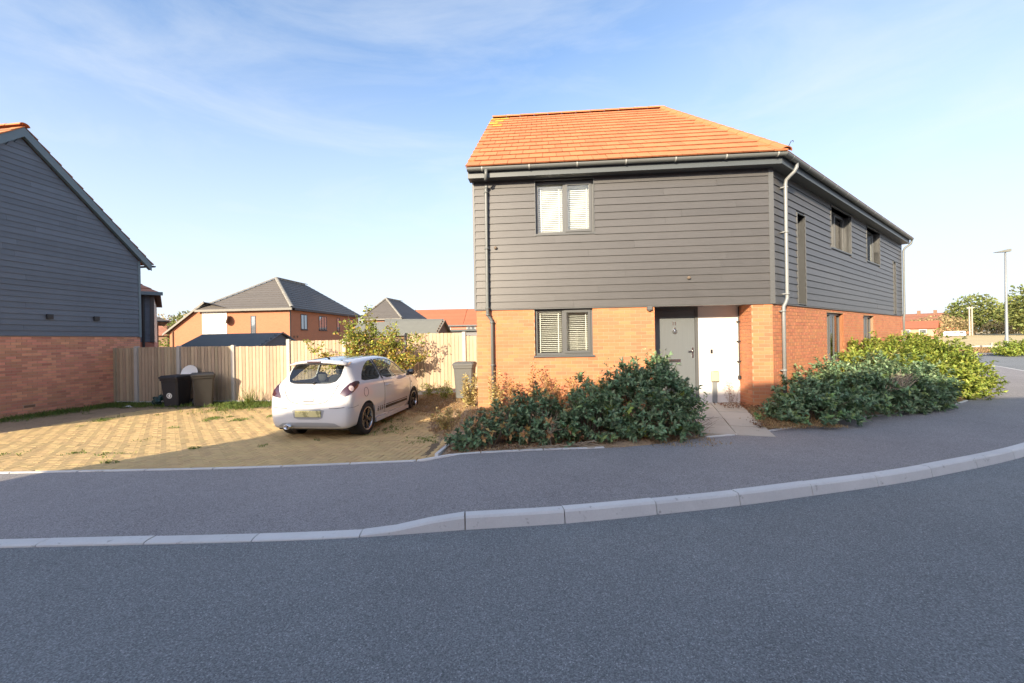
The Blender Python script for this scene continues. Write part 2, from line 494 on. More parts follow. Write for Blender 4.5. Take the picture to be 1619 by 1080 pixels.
# ground: one sheet to the horizon
def axis_pts():
    a = list(np.arange(-20, 32.01, 0.25))
    lo = [-900, -600, -400, -250, -150, -100, -70, -50, -40, -32, -26, -22]
    hi = [34, 37, 40, 45, 50, 58, 68, 80, 95, 115, 150, 200, 300, 450, 700, 1000]
    return lo + a + hi
xs, ys = axis_pts(), [-300, -150, -80, -40, -20, -10, -4, 0, 2, 3] + list(np.arange(3.5, 18.01, 0.25)) + [19, 20, 22, 24, 27, 30, 35, 40, 47, 55, 65, 80, 100, 130, 180, 260, 400, 700, 1200]
road_poly = [(p.x, p.y) for p in resample(KERB, 1.5)] + [(29, 31.8), (60, 17.6), (60, -60), (-40, -60)]
foot_poly = [(p.x, p.y) for p in resample(KERB, 1.5)] + [(p.x, p.y) for p in resample(BACK, 1.5)][::-1]
gv, gf = [], []
for y in ys:
    for x in xs:
        z = G(x, y)
        if y < 60 and -60 < x < 45 and (y < 5.6 or poly_inside(road_poly, x, y) or poly_inside(foot_poly, x, y)):
            z = min(z, 0) - 0.16
        elif x > 22 and y > 10 and (Vector((x, y, 0)) - Vector((24.0, 34.1, 0))).dot(Vector((21.1, 46.0, 0)).normalized()) > -1.0:
            z -= 0.5
        elif poly_inside(PATHP, x, y):
            z -= 0.10
        elif poly_inside(DRIVE, x, y):
            z -= 0.022
        else:
            z += random.uniform(-0.012, 0.012) if 5 < y < 18 and abs(x) < 20 else 0
        gv.append((x, y, z))
nx = len(xs)
for j in range(len(ys) - 1):
    for i in range(nx - 1):
        gf.append((j * nx + i, j * nx + i + 1, (j + 1) * nx + i + 1, (j + 1) * nx + i))
ground = tag(MB().add(gv, gf).build('ground', M['earth'], smooth=True), kind='structure')


def sheet(name, polyA, polyB, za, zb, m, nb=6):
    """strip between two rails of equal count"""
    mb = MB()
    vs_, n = [], len(polyA)
    for j in range(nb + 1):
        t = j / nb
        for i in range(n):
            p = polyA[i].lerp(polyB[i], t)
            vs_.append((p.x, p.y, za(polyA[i]) * (1 - t) + zb(polyB[i]) * t))
    fs_ = [(j * n + i, j * n + i + 1, (j + 1) * n + i + 1, (j + 1) * n + i) for j in range(nb) for i in range(n - 1)]
    return tag(mb.add(vs_, fs_).build(name, m, smooth=True), kind='structure')


def even(P, n):
    fine = resample(P, 0.1)
    return [fine[int(i * (len(fine) - 1) / (n - 1))] for i in range(n)]


def upstand(p):                       # dropped kerb at the drive, full height to the right of it
    return 0.022 + 0.098 * smooth(-1.36, -0.46, p.x) + 0.098 * (1 - smooth(-16, -14.5, p.x))


ROADN = 160
ka = even(KERB, ROADN)
road = MB()
rv = [(p.x, p.y, 0.0) for p in ka] + [(29, 31.8, 0), (60, 17.6, 0), (60, -14, 0), (-40, -14, 0)]
road.add(rv, [tuple(range(len(rv)))[::-1]])
tag(road.build('road', M['asphalt']), kind='structure')

# footway: behind the kerb to the plots
kin = []
for i, p in enumerate(ka):
    t = (ka[min(i + 1, ROADN - 1)] - ka[max(i - 1, 0)]).normalized()
    kin.append(p + Vector((-t.y, t.x, 0)) * 0.12)
bk = even(BACK, ROADN)
# match back points to kerb points by nearest projection
bfine = resample(BACK, 0.05)
def nearest_on_back(p, t):
    nrm = Vector((-t.y, t.x, 0))
    best = min(bfine, key=lambda q: abs((q - p).dot(t)) + (0 if (q - p).dot(nrm) > 0 else 100) + 0.05 * (q - p).length)
    return best
bm_ = [nearest_on_back(p, (ka[min(i + 1, ROADN - 1)] - ka[max(i - 1, 0)]).normalized()) for i, p in enumerate(ka)]
def back_z(p):
    return 0.035 + 0.075 * smooth(-1.3, -0.8, p.x)
sheet('footway', kin, bm_, lambda p: upstand(p) - 0.008, back_z, M['tarmac'], 10)

# kerb: each stone an object
kerb = empty('kerb', (0, 0, 0), kind='structure')
joints = resample(KERB, 0.945)
# shift the joint phase so one falls at x = -0.46
off = min(range(len(joints)), key=lambda i: abs(joints[i].x + 0.46))
fineK = resample(KERB, 0.02)
idx0 = min(range(len(fineK)), key=lambda i: abs(fineK[i].x + 0.46))
step = 47
starts = list(range(idx0 % step, len(fineK) - step, step))
for s0 in starts:
    pts = [fineK[s0 + int(k * (step - 0.2) / 3)] for k in range(4)]
    pts[3] = fineK[s0 + step - 1].lerp(fineK[s0 + step], 0.50)
    if pts[0].x < -16 or pts[0].x > 30: continue
    mb = MB()
    vs_, jig = [], random.uniform(-0.004, 0.004)
    for k, p in enumerate(pts):
        t = (pts[min(k + 1, 3)] - pts[max(k - 1, 0)]).normalized()
        nrm = Vector((-t.y, t.x, 0))
        h = upstand(p) + jig
        lean = 0.004 + 0.018 * max(0.0, min(1.0, (h - 0.02) / 0.1))
        prof = [(0.0, -0.15), (0.0 + 0.002, 0.0), (lean, h - 0.010 - 0.012 * max(0.0, min(1.0, (h - 0.02) / 0.1))), (lean + 0.016, h - 0.003), (lean + 0.03, h), (0.125, h), (0.125, -0.15)]
        vs_ += [(p + nrm * a).to_tuple()[:2] + (b,) for a, b in prof]
    n = 7
    fs_ = [(k * n + a, k * n + (a + 1) % n, (k + 1) * n + (a + 1) % n, (k + 1) * n + a) for k in range(3) for a in range(n)]
    fs_ += [tuple(range(n))[::-1], tuple(range(3 * n, 4 * n))]
    fs_ = [q[::-1] for q in fs_]
    mb.add(vs_, fs_).build('kerb_stone', M['kerb'], kerb)

# flush concrete edging between footway and plots
edging = empty('edging', (0, 0, 0), kind='structure')
fineB = resample(BACK, 0.02)
sb = [i for i in range(0, len(fineB) - 46, 46)]
for s0 in sb:
    pts = [fineB[s0 + int(k * 45.5 / 2)] for k in range(3)]
    if pts[0].x < -14 or pts[0].x > 10.5: continue
    if 1.0 < pts[1].x < 2.9: continue
    vs_ = []
    for k, p in enumerate(pts):
        t = (pts[min(k + 1, 2)] - pts[max(k - 1, 0)]).normalized(); nrm = Vector((-t.y, t.x, 0))
        h = back_z(p) + 0.012
        vs_ += [(p + nrm * a).to_tuple()[:2] + (b,) for a, b in ((-0.01, h - 0.2), (-0.01, h), (0.045, h), (0.045, h - 0.2))]
    fs_ = [(k * 4 + a, (k + 1) * 4 + a, (k + 1) * 4 + (a + 1) % 4, k * 4 + (a + 1) % 4) for k in range(2) for a in range(4)] + [(3, 2, 1, 0), (8, 9, 10, 11)]
    MB().add(vs_, fs_).build('edging_stone', M['kerb'], edging)
for (p, q) in (((-1.12, 5.93), (-1.02, 6.5)),):
    a = math.atan2(q[1] - p[1], q[0] - p[0])
    MB().box(0, 0.58, -0.025, 0.025, -0.2, 0.06).build('edging_stone', M['kerb'], edging, (p[0], p[1], 0.06), a)

# block paved drive, herringbone
dm = MB()
gxs, gys = list(np.arange(-12.0, -1.0, 0.25)), list(np.arange(5.7, 12.6, 0.25))
for i in range(len(gxs)):
    for j in range(len(gys)):
        if all(poly_inside(DRIVE, gxs[i] + a_, gys[j] + b_) for a_, b_ in ((-.04, -.04), (.29, -.04), (.29, .29), (-.04, .29))):
            dm.add([(gxs[i] + a_, gys[j] + b_, G(gxs[i] + a_, gys[j] + b_) - 0.012) for a_, b_ in ((0, 0), (.25, 0), (.25, .25), (0, .25))], [(0, 1, 2, 3)])
drive = tag(dm.build('drive', M['joint']), kind='structure')
blk = MB().cbox(-0.0965, 0.0965, -0.0465, 0.0465, -0.05, 0.0, 0.004)
blk_me = blk.mesh('paving_block', M['block'])
ang = rad(-5.0)
ca, sa = math.cos(ang), math.sin(ang)
spots_ = []
for i in range(-220, 220):
    for j in range(-120, 120):
        px_, py_ = i + 2 * j, -i + 2 * j
        for cxx, cyy, r in ((px_ + 1, py_ + 0.5, 0.0), (px_ + 2.5, py_ + 1.0, math.pi / 2)):
            u, v = cxx * 0.1, cyy * 0.1
            if abs(u) > 8 or abs(v) > 5: continue
            x, y = -6.5 + u * ca - v * sa, 9.0 + u * sa + v * ca
            if poly_inside(DRIVE, x, y):
                spots_.append((x, y, r + ang))
spots_.sort(key=lambda q: (q[1] ** 2 + q[0] ** 2 * 0.8) + (60 if q[0] < -6.9 and q[1] < 6.5 else 0))
rest = MB()
for k, (x, y, r) in enumerate(spots_):
    z = G(x, y) + random.uniform(-0.002, 0.002)
    gx = (G(x + .1, y) - G(x - .1, y)) / .2; gy = (G(x, y + .1) - G(x, y - .1)) / .2
    R_ = Matrix.Translation((x, y, z)) @ Matrix.Rotation(math.atan(gy) + random.uniform(-.005, .005), 4, 'X') @ Matrix.Rotation(-math.atan(gx) + random.uniform(-.005, .005), 4, 'Y') @ Matrix.Rotation(r, 4, 'Z')
    if k < 300:
        o = bpy.data.objects.new('paving_block', blk_me); COL.objects.link(o); o.parent = drive
        o.matrix_local = R_
    else:
        rest.add([R_ @ Vector(q) for q in blk.v], blk.f)
tag(rest.build('paving_blocks', M['block'], drive), kind='stuff')

# front path of slabs
path = empty('path', (0, 0, 0), kind='structure')
P0, P1 = Vector((3.66, 6.74, 0.112)), Vector((4.42, 9.30, 0.285))
d_ = (P1 - P0); Ln = d_.length; dn = d_.normalized(); sn = Vector((dn.y, -dn.x, 0)).normalized(); upn = sn.cross(dn)
rows = 5
for i in range(rows):
    for k, (a, b) in enumerate(((-0.56, -0.005), (0.005, 0.56))):
        t0, t1 = Ln * i / rows + 0.006, Ln * (i + 1) / rows - 0.006
        Mx = Matrix((sn, dn, upn)).transposed().to_4x4(); Mx.translation = P0 + Vector((0, 0, random.uniform(-.006, .006)))
        MB().cbox(a, b, t0, t1, -0.05, 0.012, 0.004, Mx).build('paving_slab', M['slab'], path)
Mx = Matrix((sn, dn, upn)).transposed().to_4x4(); Mx.translation = P0 + Vector((0, 0, -.012))
MB().cbox(-1.05, -0.575, 0.0, 0.62, -0.05, 0.012, 0.004, Mx).build('paving_slab', M['slab'], path)

# far pavement across the junction and the stubble field behind it
LA, LB = Vector((24.0, 34.1, 0)), Vector((70, 13.0, 0))
lt = (LB - LA).normalized(); ln_ = Vector((-lt.y, lt.x, 0))
fp = MB()
Ll = (LB - LA).length
for a0, a1, z0, z1 in ((0, 0.12, -0.1, 0.11), (0.12, 2.2, 0.05, 0.10)):
    q = [LA + ln_ * a0, LB + ln_ * a0, LB + ln_ * a1, LA + ln_ * a1]
    fp.add([(p.x, p.y, z) for z in (z0, z1) for p in q], [(4, 5, 6, 7), (0, 1, 5, 4), (2, 3, 7, 6), (1, 2, 6, 5), (3, 0, 4, 7)])
tag(fp.build('far_pavement', M['far_tarmac']), kind='structure')
fv, ff = [], []
us, ws = [0, 5, 10, 15, 20, 25, 30, 35, 40, 45, 50, 60, 80, 120, 180, 300, 500], [2.2, 4, 7, 11, 16, 24, 35, 50, 70, 100, 150, 250, 420]
for w in ws:
    for u in us:
        p = LA + lt * (u - 6 - w * 0.2) + ln_ * w
        fv.append((p.x, p.y, max(G(p.x, p.y) + 0.05, 0.07)))
nu = len(us)
ff = [(j * nu + i, j * nu + i + 1, (j + 1) * nu + i + 1, (j + 1) * nu + i) for j in range(len(ws) - 1) for i in range(nu - 1)]
tag(MB().add(fv, ff).build('field', M['field'], smooth=True), kind='structure')
# ================================================================== buildings
def fpoint(fr, u, w, z):
    """point in the house's frame from (along, outward, up) in a face frame"""
    (ox, oy), a = fr
    return Vector((ox + u * math.cos(a) + w * math.sin(a), oy + u * math.sin(a) - w * math.cos(a), z))


def spans(u0, u1, z0, z1, holes):
    """stretches of a course between openings"""
    cuts = sorted([(max(h[0], u0), min(h[1], u1)) for h in holes if h[2] < z1 - 0.02 and h[3] > z0 + 0.02 and h[1] > u0 and h[0] < u1])
    out, c = [], u0
    for a, b in cuts:
        if a > c + 0.02: out.append((c, a))
        c = max(c, b)
    if u1 > c + 0.02: out.append((c, u1))
    return out


def wall_mesh(mb, fr, u0, u1, z0, z1, holes, y0, y1):
    """wall slab with real openings, in the house frame"""
    us = sorted({u0, u1, *[max(u0, min(u1, h[i])) for h in holes for i in (0, 1)]})
    zs = sorted({z0, z1, *[max(z0, min(z1, h[i])) for h in holes for i in (2, 3)]})
    for a, b in zip(us, us[1:]):
        for c, d in zip(zs, zs[1:]):
            mu, mz = (a + b) / 2, (c + d) / 2
            if any(h[0] < mu < h[1] and h[2] < mz < h[3] for h in holes): continue
            q = [fpoint(fr, u, -y, z) for z in (c, d) for y in (y0, y1) for u in (a, b)]
            mb.add(q, [(0, 1, 5, 4), (2, 6, 7, 3), (0, 2, 3, 1), (4, 5, 7, 6), (0, 4, 6, 2), (1, 3, 7, 5)])
    return mb


def bricks_on(fr, u0, u1, z0, z1, holes, phase=0.0):
    """brick rectangles of a stretcher bond: (u, z, length)"""
    out, k = [], 0
    z = z0
    while z + 0.065 <= z1 + 0.012:
        for a, b in spans(u0, u1, z, z + 0.065, holes):
            g = math.floor((a - phase) / 0.225) * 0.225 + phase + (0.1125 if k % 2 else 0)
            if g > a: g -= 0.225
            while g < b - 0.01:
                s, e = max(g, a), min(g + 0.215, b)
                if e - s > 0.03: out.append(((s + e) / 2, z, e - s))
                g += 0.225
        z += 0.075
        k += 1
    return out


brick_mb = MB().box(-0.5, 0.5, -0.007, 0.02, 0, 0.065)
BR = {}
def lay_bricks(parent, faces, m, limit=300, name='brick'):
    """faces: list of (frame, bricks); the first `limit` are single objects, the rest one mesh"""
    if m.name not in BR: BR[m.name] = brick_mb.mesh('brick', m)
    rest, n = MB(), 0
    for fr, bl in faces:
        for u, z, ln in bl:
            w = random.uniform(-0.0015, 0.0015)
            if n < limit:
                o = obj(name, BR[m.name], parent, fpoint(fr, u, w, z), fr[1]); o.scale = (ln, 1, 1)
                n += 1
            else:
                q = [fpoint(fr, u + p[0] * ln, -p[1] + w, z + p[2]) for p in brick_mb.v]
                rest.add(q, [brick_mb.f[i] for i in (1, 2, 3, 5, 0)])
    if rest.v: tag(rest.build('brickwork', m, parent), kind='stuff')


def boards_on(parent, fr, u0, u1, z0, z1, holes, m, pitch=0.153, w0=0.012, split=3.6, top=None):
    """lapped cladding boards, each an object; top(u) clips a gable"""
    n = int(round((z1 - z0) / pitch)); pitch = (z1 - z0) / n
    for k in range(n):
        za, zb = z0 + k * pitch, z0 + (k + 1) * pitch
        lo, hi = u0, u1
        if top:
            rng = top(za + pitch * 0.5)
            if rng is None: continue
            lo, hi = max(u0, rng[0]), min(u1, rng[1])
            if hi - lo < 0.05: continue
        for a, b in spans(lo, hi, za, zb, holes):
            cuts = [a]
            c = a + random.uniform(0.35, 1.0) * split
            while c < b - 0.5:
                cuts.append(c); c += split
            cuts.append(b)
            for s, e in zip(cuts, cuts[1:]):
                dz = random.uniform(-0.003, 0.003); dz2 = dz + random.uniform(-.004, .004)
                prof = [(w0 + 0.030, za + dz), (w0 + 0.030, za + 0.006 + dz), (w0 + 0.011, zb + 0.012 + dz), (w0, zb + 0.012), (w0, za + 0.002)]
                s_, e_ = s + (0.001 if s > a else 0), e - (0.001 if e < b else 0)
                ends = [(s_, 0), (e_, 0)]
                vs_ = []
                for u, _ in ends:
                    for w, z in prof:
                        uu = u
                        if top:
                            r2 = top(z)
                            if r2: uu = max(r2[0], min(r2[1], u))
                        vs_.append(fpoint(fr, uu, w + (0 if u == s_ else dz2 * .3), z + (0 if u == s_ or w == w0 else dz2 - dz)))
                f = [(i, (i + 1) % 5, 5 + (i + 1) % 5, 5 + i) for i in range(5)] + [(4, 3, 2, 1, 0), (5, 6, 7, 8, 9)]
                MB().add(vs_, f).build('cladding_board', m, parent)


def make_window(parent, fr, u0, u1, z0, z1, back=0.10, lights=2, opener=1, blinds=True, sill=True, m=None, name='window', room=True, open_angle=0.0, depth_room=0.9, split=None, head=None):
    """frame (the window part) > pane, sash, sill, slats as sub-parts"""
    m = m or M['upvc']
    a = fr[1]
    org = fpoint(fr, u0, 0, z0)
    W, H_ = u1 - u0, z1 - z0
    fw = 0.055
    f = MB()
    y0, y1 = back, back + 0.07
    f.box(0, W, y0, y1, 0, fw); f.box(0, W, y0, y1, H_ - fw, H_)
    f.box(0, fw, y0, y1, fw, H_ - fw); f.box(W - fw, W, y0, y1, fw, H_ - fw)
    xs_ = [fw + (W - 2 * fw) * i / lights for i in range(lights + 1)]
    if split: xs_ = [fw] + [W * q for q in split] + [W - fw]
    for x in xs_[1:-1]:
        f.box(x - 0.03, x + 0.03, y0, y1, fw, H_ - fw)
    win = f.build(name, m, parent, org, a)
    for i in range(lights):
        xa, xb = xs_[i] + (0.03 if i else 0), xs_[i + 1] - (0.03 if i < lights - 1 else 0)
        if i == opener:
            s = MB(); sw = 0.05
            ya, yb = y0 - 0.018, y0 + 0.045
            A_ = (xa - 0.012, xb + 0.012, fw - 0.012, H_ - fw + 0.012)
            X0, X1, Z0, Z1 = A_
            for (p0, p1, q0, q1) in ((X0, X1, Z0, Z0 + sw), (X0, X1, Z1 - sw, Z1), (X0, X0 + sw, Z0 + sw, Z1 - sw), (X1 - sw, X1, Z0 + sw, Z1 - sw)):
                s.box(p0 - X0, p1 - X0, ya, yb, q0, q1)
            so = s.build('sash', m, win, (X0, 0, 0), 0)
            pa = MB().box(sw - 0.004, X1 - X0 - sw + 0.004, ya + 0.02, ya + 0.03, Z0 + sw - 0.004, Z1 - sw + 0.004).build('pane', M['glass'], win, (X0, 0, 0), 0)
            if open_angle:
                for q in (so, pa):
                    q.location = (X1, ya, 0); q.rotation_euler = (0, 0, open_angle)
                    for v in q.data.vertices: v.co.x -= (X1 - X0); v.co.y -= ya
        else:
            MB().box(xa - 0.004, xb + 0.004, y0 + 0.028, y0 + 0.038, fw - 0.004, H_ - fw + 0.004).build('pane', M['glass'], win)
        if blinds:
            ym = y1 + 0.06
            n = int((H_ - 2 * fw) / 0.042)
            sl = MB()
            w_ = xb - xa - 0.012
            tilt = Matrix.Rotation(rad(50 if z0 > 3 else 20), 4, 'X')
            sl.box(-w_ / 2, w_ / 2, -0.022, 0.022, -0.0012, 0.0012, tilt)
            sme = sl.mesh('slat', M['slat'])
            for k in range(n):
                o = obj('slat', sme, win, ((xa + xb) / 2, ym, fw + 0.03 + k * 0.042 + random.uniform(-.002, .002)), 0)
                o.rotation_euler = (random.uniform(-.02, .02), random.uniform(-.004, .004), 0)
            tp = MB()
            for q in (0.12, 0.88):
                tp.box(xa + w_ * q - 0.009, xa + w_ * q + 0.009, ym - 0.026, ym - 0.0245, fw, H_ - fw)
            tp.box(xa, xa + w_, ym - 0.03, ym + 0.03, H_ - fw - 0.045, H_ - fw)
            tp.build('blind_tape', M['slat'], win)
    if sill:
        MB().box(-0.03, W + 0.03, -0.045, y0 + 0.01, -0.035, 0.0).build('sill', m, win)
    if room:
        r = MB(); d = depth_room
        r.add([(-.2, y1 + .02, -.25), (W + .2, y1 + .02, -.25), (W + .2, y1 + d, -.25), (-.2, y1 + d, -.25), (-.2, y1 + .02, H_ + .15), (W + .2, y1 + .02, H_ + .15), (W + .2, y1 + d, H_ + .15), (-.2, y1 + d, H_ + .15)],
              [(0, 1, 2, 3), (7, 6, 5, 4), (2, 6, 7, 3), (1, 5, 6, 2), (3, 7, 4, 0)])
        r.build('room', M['room'], win)
    return win


def reveal(mb, fr, u0, u1, z0, z1, depth, front=0.0):
    """lining of an opening"""
    t = 0.012
    for (a, b, c, d) in ((u0 - t, u0, z0, z1), (u1, u1 + t, z0, z1), (u0 - t, u1 + t, z1, z1 + t), (u0 - t, u1 + t, z0 - t, z0)):
        q = [fpoint(fr, u, w, z) for z in (c, d) for w in (front, -depth) for u in (a, b)]
        mb.add(q, [(0, 1, 5, 4), (2, 6, 7, 3), (0, 2, 3, 1), (4, 5, 7, 6), (0, 4, 6, 2), (1, 3, 7, 5)])
    return mb


def gutter_run(name, pts, r, m, parent, n=8):
    """half-round gutter along points (open side up)"""
    mb = MB()
    pts = [Vector(p) for p in pts]
    rings = []
    for i, p in enumerate(pts):
        t = (pts[min(i + 1, len(pts) - 1)] - pts[max(i - 1, 0)]); t.z = 0; t.normalize()
        s = Vector((t.y, -t.x, 0))
        k = 1.0
        if 0 < i < len(pts) - 1:
            d1 = (pts[i] - pts[i - 1]); d2 = (pts[i + 1] - pts[i]); d1.z = d2.z = 0
            k = 1 / max(0.3, math.cos(d1.angle(d2) / 2))
        ring = [p + s * (r * math.cos(q) * k) + Vector((0, 0, -r * math.sin(q))) for q in [math.pi * j / n for j in range(n + 1)]]
        ring += [p + s * ((r - 0.006) * math.cos(q) * k) + Vector((0, 0, -(r - 0.006) * math.sin(q))) for q in [math.pi * (n - j) / n for j in range(n + 1)]]
        rings.append(ring)
    m_ = len(rings[0])
    vs_ = [q for ring in rings for q in ring]
    fs_ = [(i * m_ + a, i * m_ + (a + 1) % m_, (i + 1) * m_ + (a + 1) % m_, (i + 1) * m_ + a) for i in range(len(rings) - 1) for a in range(m_)]
    for e in (0, len(rings) - 1):
        fs_.append(tuple(e * m_ + j for j in range(n + 1)))
    return mb.add(vs_, fs_).build(name, m, parent)


def courses(mb, p00, p10, p01, p11, n, lift=0.022):
    """stepped tile courses over a quad: eave p00-p10, ridge p01-p11"""
    p00, p10, p01, p11 = map(Vector, (p00, p10, p01, p11))
    nrm = (p10 - p00).cross(p01 - p00)
    if nrm.length < 1e-6: nrm = (p10 - p00).cross(p11 - p00)
    nrm.normalize()
    if nrm.z < 0: nrm = -nrm
    for k in range(n):
        a, b = k / n, (k + 1) / n
        l0, r0, l1, r1 = p00.lerp(p01, a), p10.lerp(p11, a), p00.lerp(p01, b), p10.lerp(p11, b)
        vs_ = [l0, r0, l0 + nrm * lift, r0 + nrm * lift, l1 + nrm * 0.003, r1 + nrm * 0.003, l1, r1]
        mb.add(vs_, [(0, 1, 3, 2), (2, 3, 5, 4), (0, 2, 4, 6), (1, 7, 5, 3), (0, 6, 7, 1)])
    return mb


# ------------------------------------------------------------------ the corner house
AL = rad(-4.496)
house = empty('corner_house', (-0.754, 8.92, 0), AL, 'two storey corner house with charcoal boards over orange brick and orange tiled roof', 'house')
LF, LR, TURN = 6.123, 12.35, rad(42.1)
FF = ((0.0, 0.0), 0.0)
FR = ((LF, 0.0), TURN)
FL = ((0.0, 8.9), rad(-90))                      # left flank, runs from back to front
ZB, ZT = 2.405, 5.16
win_low = (1.25, 2.48, 1.39, 2.40)
win_up = (1.31, 2.54, 3.985, 5.12)
recess = (3.76, 5.72, 0.10, 2.40)
gr1, gr2 = (3.42, 4.86, 1.02, 2.30), (6.88, 8.20, 1.03, 2.30)
slot1, rw2, rw3, slot2 = (1.36, 1.86, 2.44, 4.48), (3.78, 5.58, 4.02, 5.10), (7.28, 8.92, 4.03, 5.10), (10.92, 11.30, 2.44, 4.36)
wall = MB()
wall_mesh(wall, FF, 0.0, LF, -0.3, ZB, [win_low, recess], 0.0, 0.12)
wall_mesh(wall, FR, 0.02, LR, -0.3, ZB, [gr1, gr2], 0.0, 0.12)
wall_mesh(wall, FL, 0.0, 8.88, -0.3, ZB, [], 0.0, 0.12)
RB = fpoint(FF, 5.72, -0.55, 0)                   # recess sides
wall_mesh(wall, ((3.76, -0.0), rad(90)), 0.125, 0.55, -0.3, ZB, [], 0.0, 0.1)
wall_mesh(wall, ((5.72, 0.55), rad(-90)), 0.0, 0.43, -0.3, ZB, [], 0.0, 0.1)
bw = wall.build('brick_wall', M['mortar'], house)
front_b = bricks_on(FF, 0, LF, 0.15, ZB - 0.005, [win_low, recess])
right_b = bricks_on(FR, 0.0, LR, 0.15, ZB - 0.005, [gr1, gr2], 0.1)
rec_b = bricks_on(FF, 0.0, 0.54, 0.15, ZB - 0.005, [])
left_b = bricks_on(FL, 5.5, 8.9, 0.15, ZB - 0.005, [])
front_b.sort(key=lambda q: (q[1] < 0.55, 0))
lay_bricks(bw, [(FF, [b for b in front_b if b[1] > 0.9 or b[0] > 5.6]), (FR, [b for b in right_b if b[0] < 3.4 and b[1] > 0.7]), (FF, [b for b in front_b if not (b[1] > 0.9 or b[0] > 5.6)]),
                (((5.72, 0.55), rad(-90)), rec_b), (((3.76, 0.0), rad(90)), rec_b), (FR, [b for b in right_b if not (b[0] < 3.4 and b[1] > 0.7)]), (FL, left_b)], M['brick'], 300)
# upper walls behind the boards
up = MB()
wall_mesh(up, FF, 0.0, LF, ZB, 5.34, [win_up], -0.008, 0.12)
wall_mesh(up, FR, 0.02, LR, ZB, 5.34, [slot1, rw2, rw3, slot2], -0.008, 0.12)
wall_mesh(up, FL, 0.0, 8.88, ZB, 5.34, [], -0.008, 0.12)
cl = up.build('upper_wall', M['trim'], house)
boards_on(cl, FF, 0.0, LF - 0.045, ZB, ZT, [win_up], M['clad'])
boards_on(cl, FR, 0.05, LR, ZB, ZT, [slot1, rw2, rw3, slot2], M['clad'])
boards_on(cl, FL, 0.0, 8.88, ZB, ZT, [], M['clad'], split=9)
tr = MB()
for fr, u0, u1 in ((FF, LF - 0.052, LF + 0.045), (FR, -0.02, 0.055), (FF, -0.045, 0.0), (FR, LR - 0.05, LR + 0.04)):
    q = [fpoint(fr, u, w, z) for z in (ZB - 0.02, ZT + 0.05) for w in (0.044, -0.02) for u in (u0, u1)]
    tr.add(q, [(0, 1, 5, 4), (2, 6, 7, 3), (0, 2, 3, 1), (4, 5, 7, 6), (0, 4, 6, 2), (1, 3, 7, 5)])
tr.build('corner_trim', M['trim'], house)
sb_ = MB()                                          # starter strip under the boards
for fr, u0, u1 in ((FF, -0.03, LF + 0.01), (FR, 0.02, LR)):
    q = [fpoint(fr, u, w, z) for z in (ZB - 0.022, ZB - 0.002) for w in (0.036, -0.01) for u in (u0, u1)]
    sb_.add(q, [(0, 1, 5, 4), (2, 6, 7, 3), (0, 2, 3, 1), (4, 5, 7, 6), (0, 4, 6, 2), (1, 3, 7, 5)])
sb_.build('starter_strip', M['trim'], house)
reveal(MB(), FF, *win_up, 0.10, 0.048).build('window_lining', M['upvc'], house)
for h in (slot1, rw2, rw3, slot2): reveal(MB(), FR, *h, 0.16 if h in (rw2, rw3) else 0.20, 0.048).build('window_lining', M['upvc'], house)
for fr, h in ((FF, win_low), (FR, gr1), (FR, gr2)): reveal(MB(), fr, *h, 0.10, -0.002).build('window_reveal', M['brick'], house)

make_window(house, FF, *win_up, back=0.05)
make_window(house, FF, *win_low, back=0.06)
make_window(house, FR, *rw2, back=0.14, blinds=False, lights=2, opener=1)
make_window(house, FR, *rw3, back=0.14, blinds=False, lights=2, opener=1, open_angle=rad(-38))
make_window(house, FR, *gr1, back=0.09, blinds=False, lights=3, opener=1)
make_window(house, FR, *gr2, back=0.09, blinds=False, lights=3, opener=1)
for s in (slot1, slot2): make_window(house, FR, *s, back=0.18, blinds=False, lights=1, opener=9, sill=False)

# recess: soffit, back wall, door
MB().box(3.70, 5.78, 0.045, 0.6, ZB + 0.002, ZB + 0.03).build('recess_soffit', M['white_wall'], house)
MB().box(4.84, 5.72, 0.555, 0.62, -0.1, ZB + 0.05).build('recess_wall', M['white_wall'], house)
dr = MB()
for (a, b, c, d) in ((3.78, 3.84, 0.28, 2.40), (4.775, 4.838, 0.28, 2.40), (3.84, 4.775, 2.33, 2.40), (3.78, 4.838, 0.22, 0.28)):
    dr.box(a, b, 0.535, 0.62, c, d)
df = dr.build('door_frame', M['upvc'], house)
dl = MB().box(3.845, 4.77, 0.555, 0.60, 0.285, 2.325)
door = dl.build('door', M['door'], house)
pn = MB()
for z0, z1 in ((0.42, 1.12), (1.36, 2.2)):
    for a, b in ((3.98, 4.28), (4.36, 4.64)):
        pass
hd = MB().box(4.70, 4.735, 0.546, 0.556, 1.27, 1.50); hd.tube([(4.718, 0.55, 1.42), (4.718, 0.50, 1.42), (4.60, 0.495, 1.42)], 0.011)
hd.lathe([(0, 0), (0.017, 0), (0.017, 0.012), (0, 0.012)], 12, Matrix.Translation((4.718, 0.546, 1.32)) @ Matrix.Rotation(rad(90), 4, 'X'))
hd.build('handle', M['chrome'], door, smooth=False)
MB().cbox(4.16, 4.46, -0.035, 0.035, 0, 0.012, 0.006, Matrix.Translation((0, 0.555, 1.21)) @ Matrix.Rotation(rad(90), 4, 'X')).build('letter_plate', M['chrome'], door)
kn = MB()
kn.tube([Vector((4.335 + 0.045 * math.sin(a), 0.535, 1.86 + 0.045 * math.cos(a))) for a in np.linspace(0, 2 * math.pi, 17)], 0.009, 6)
kn.box(4.322, 4.348, 0.53, 0.556, 1.895, 1.95)
kn.lathe([(0, 0), (0.02, 0), (0.02, 0.01), (0, 0.014)], 10, Matrix.Translation((4.335, 0.545, 1.86)) @ Matrix.Rotation(rad(90), 4, 'X'))
kn.build('knocker', M['chrome'], door)
nb = MB()
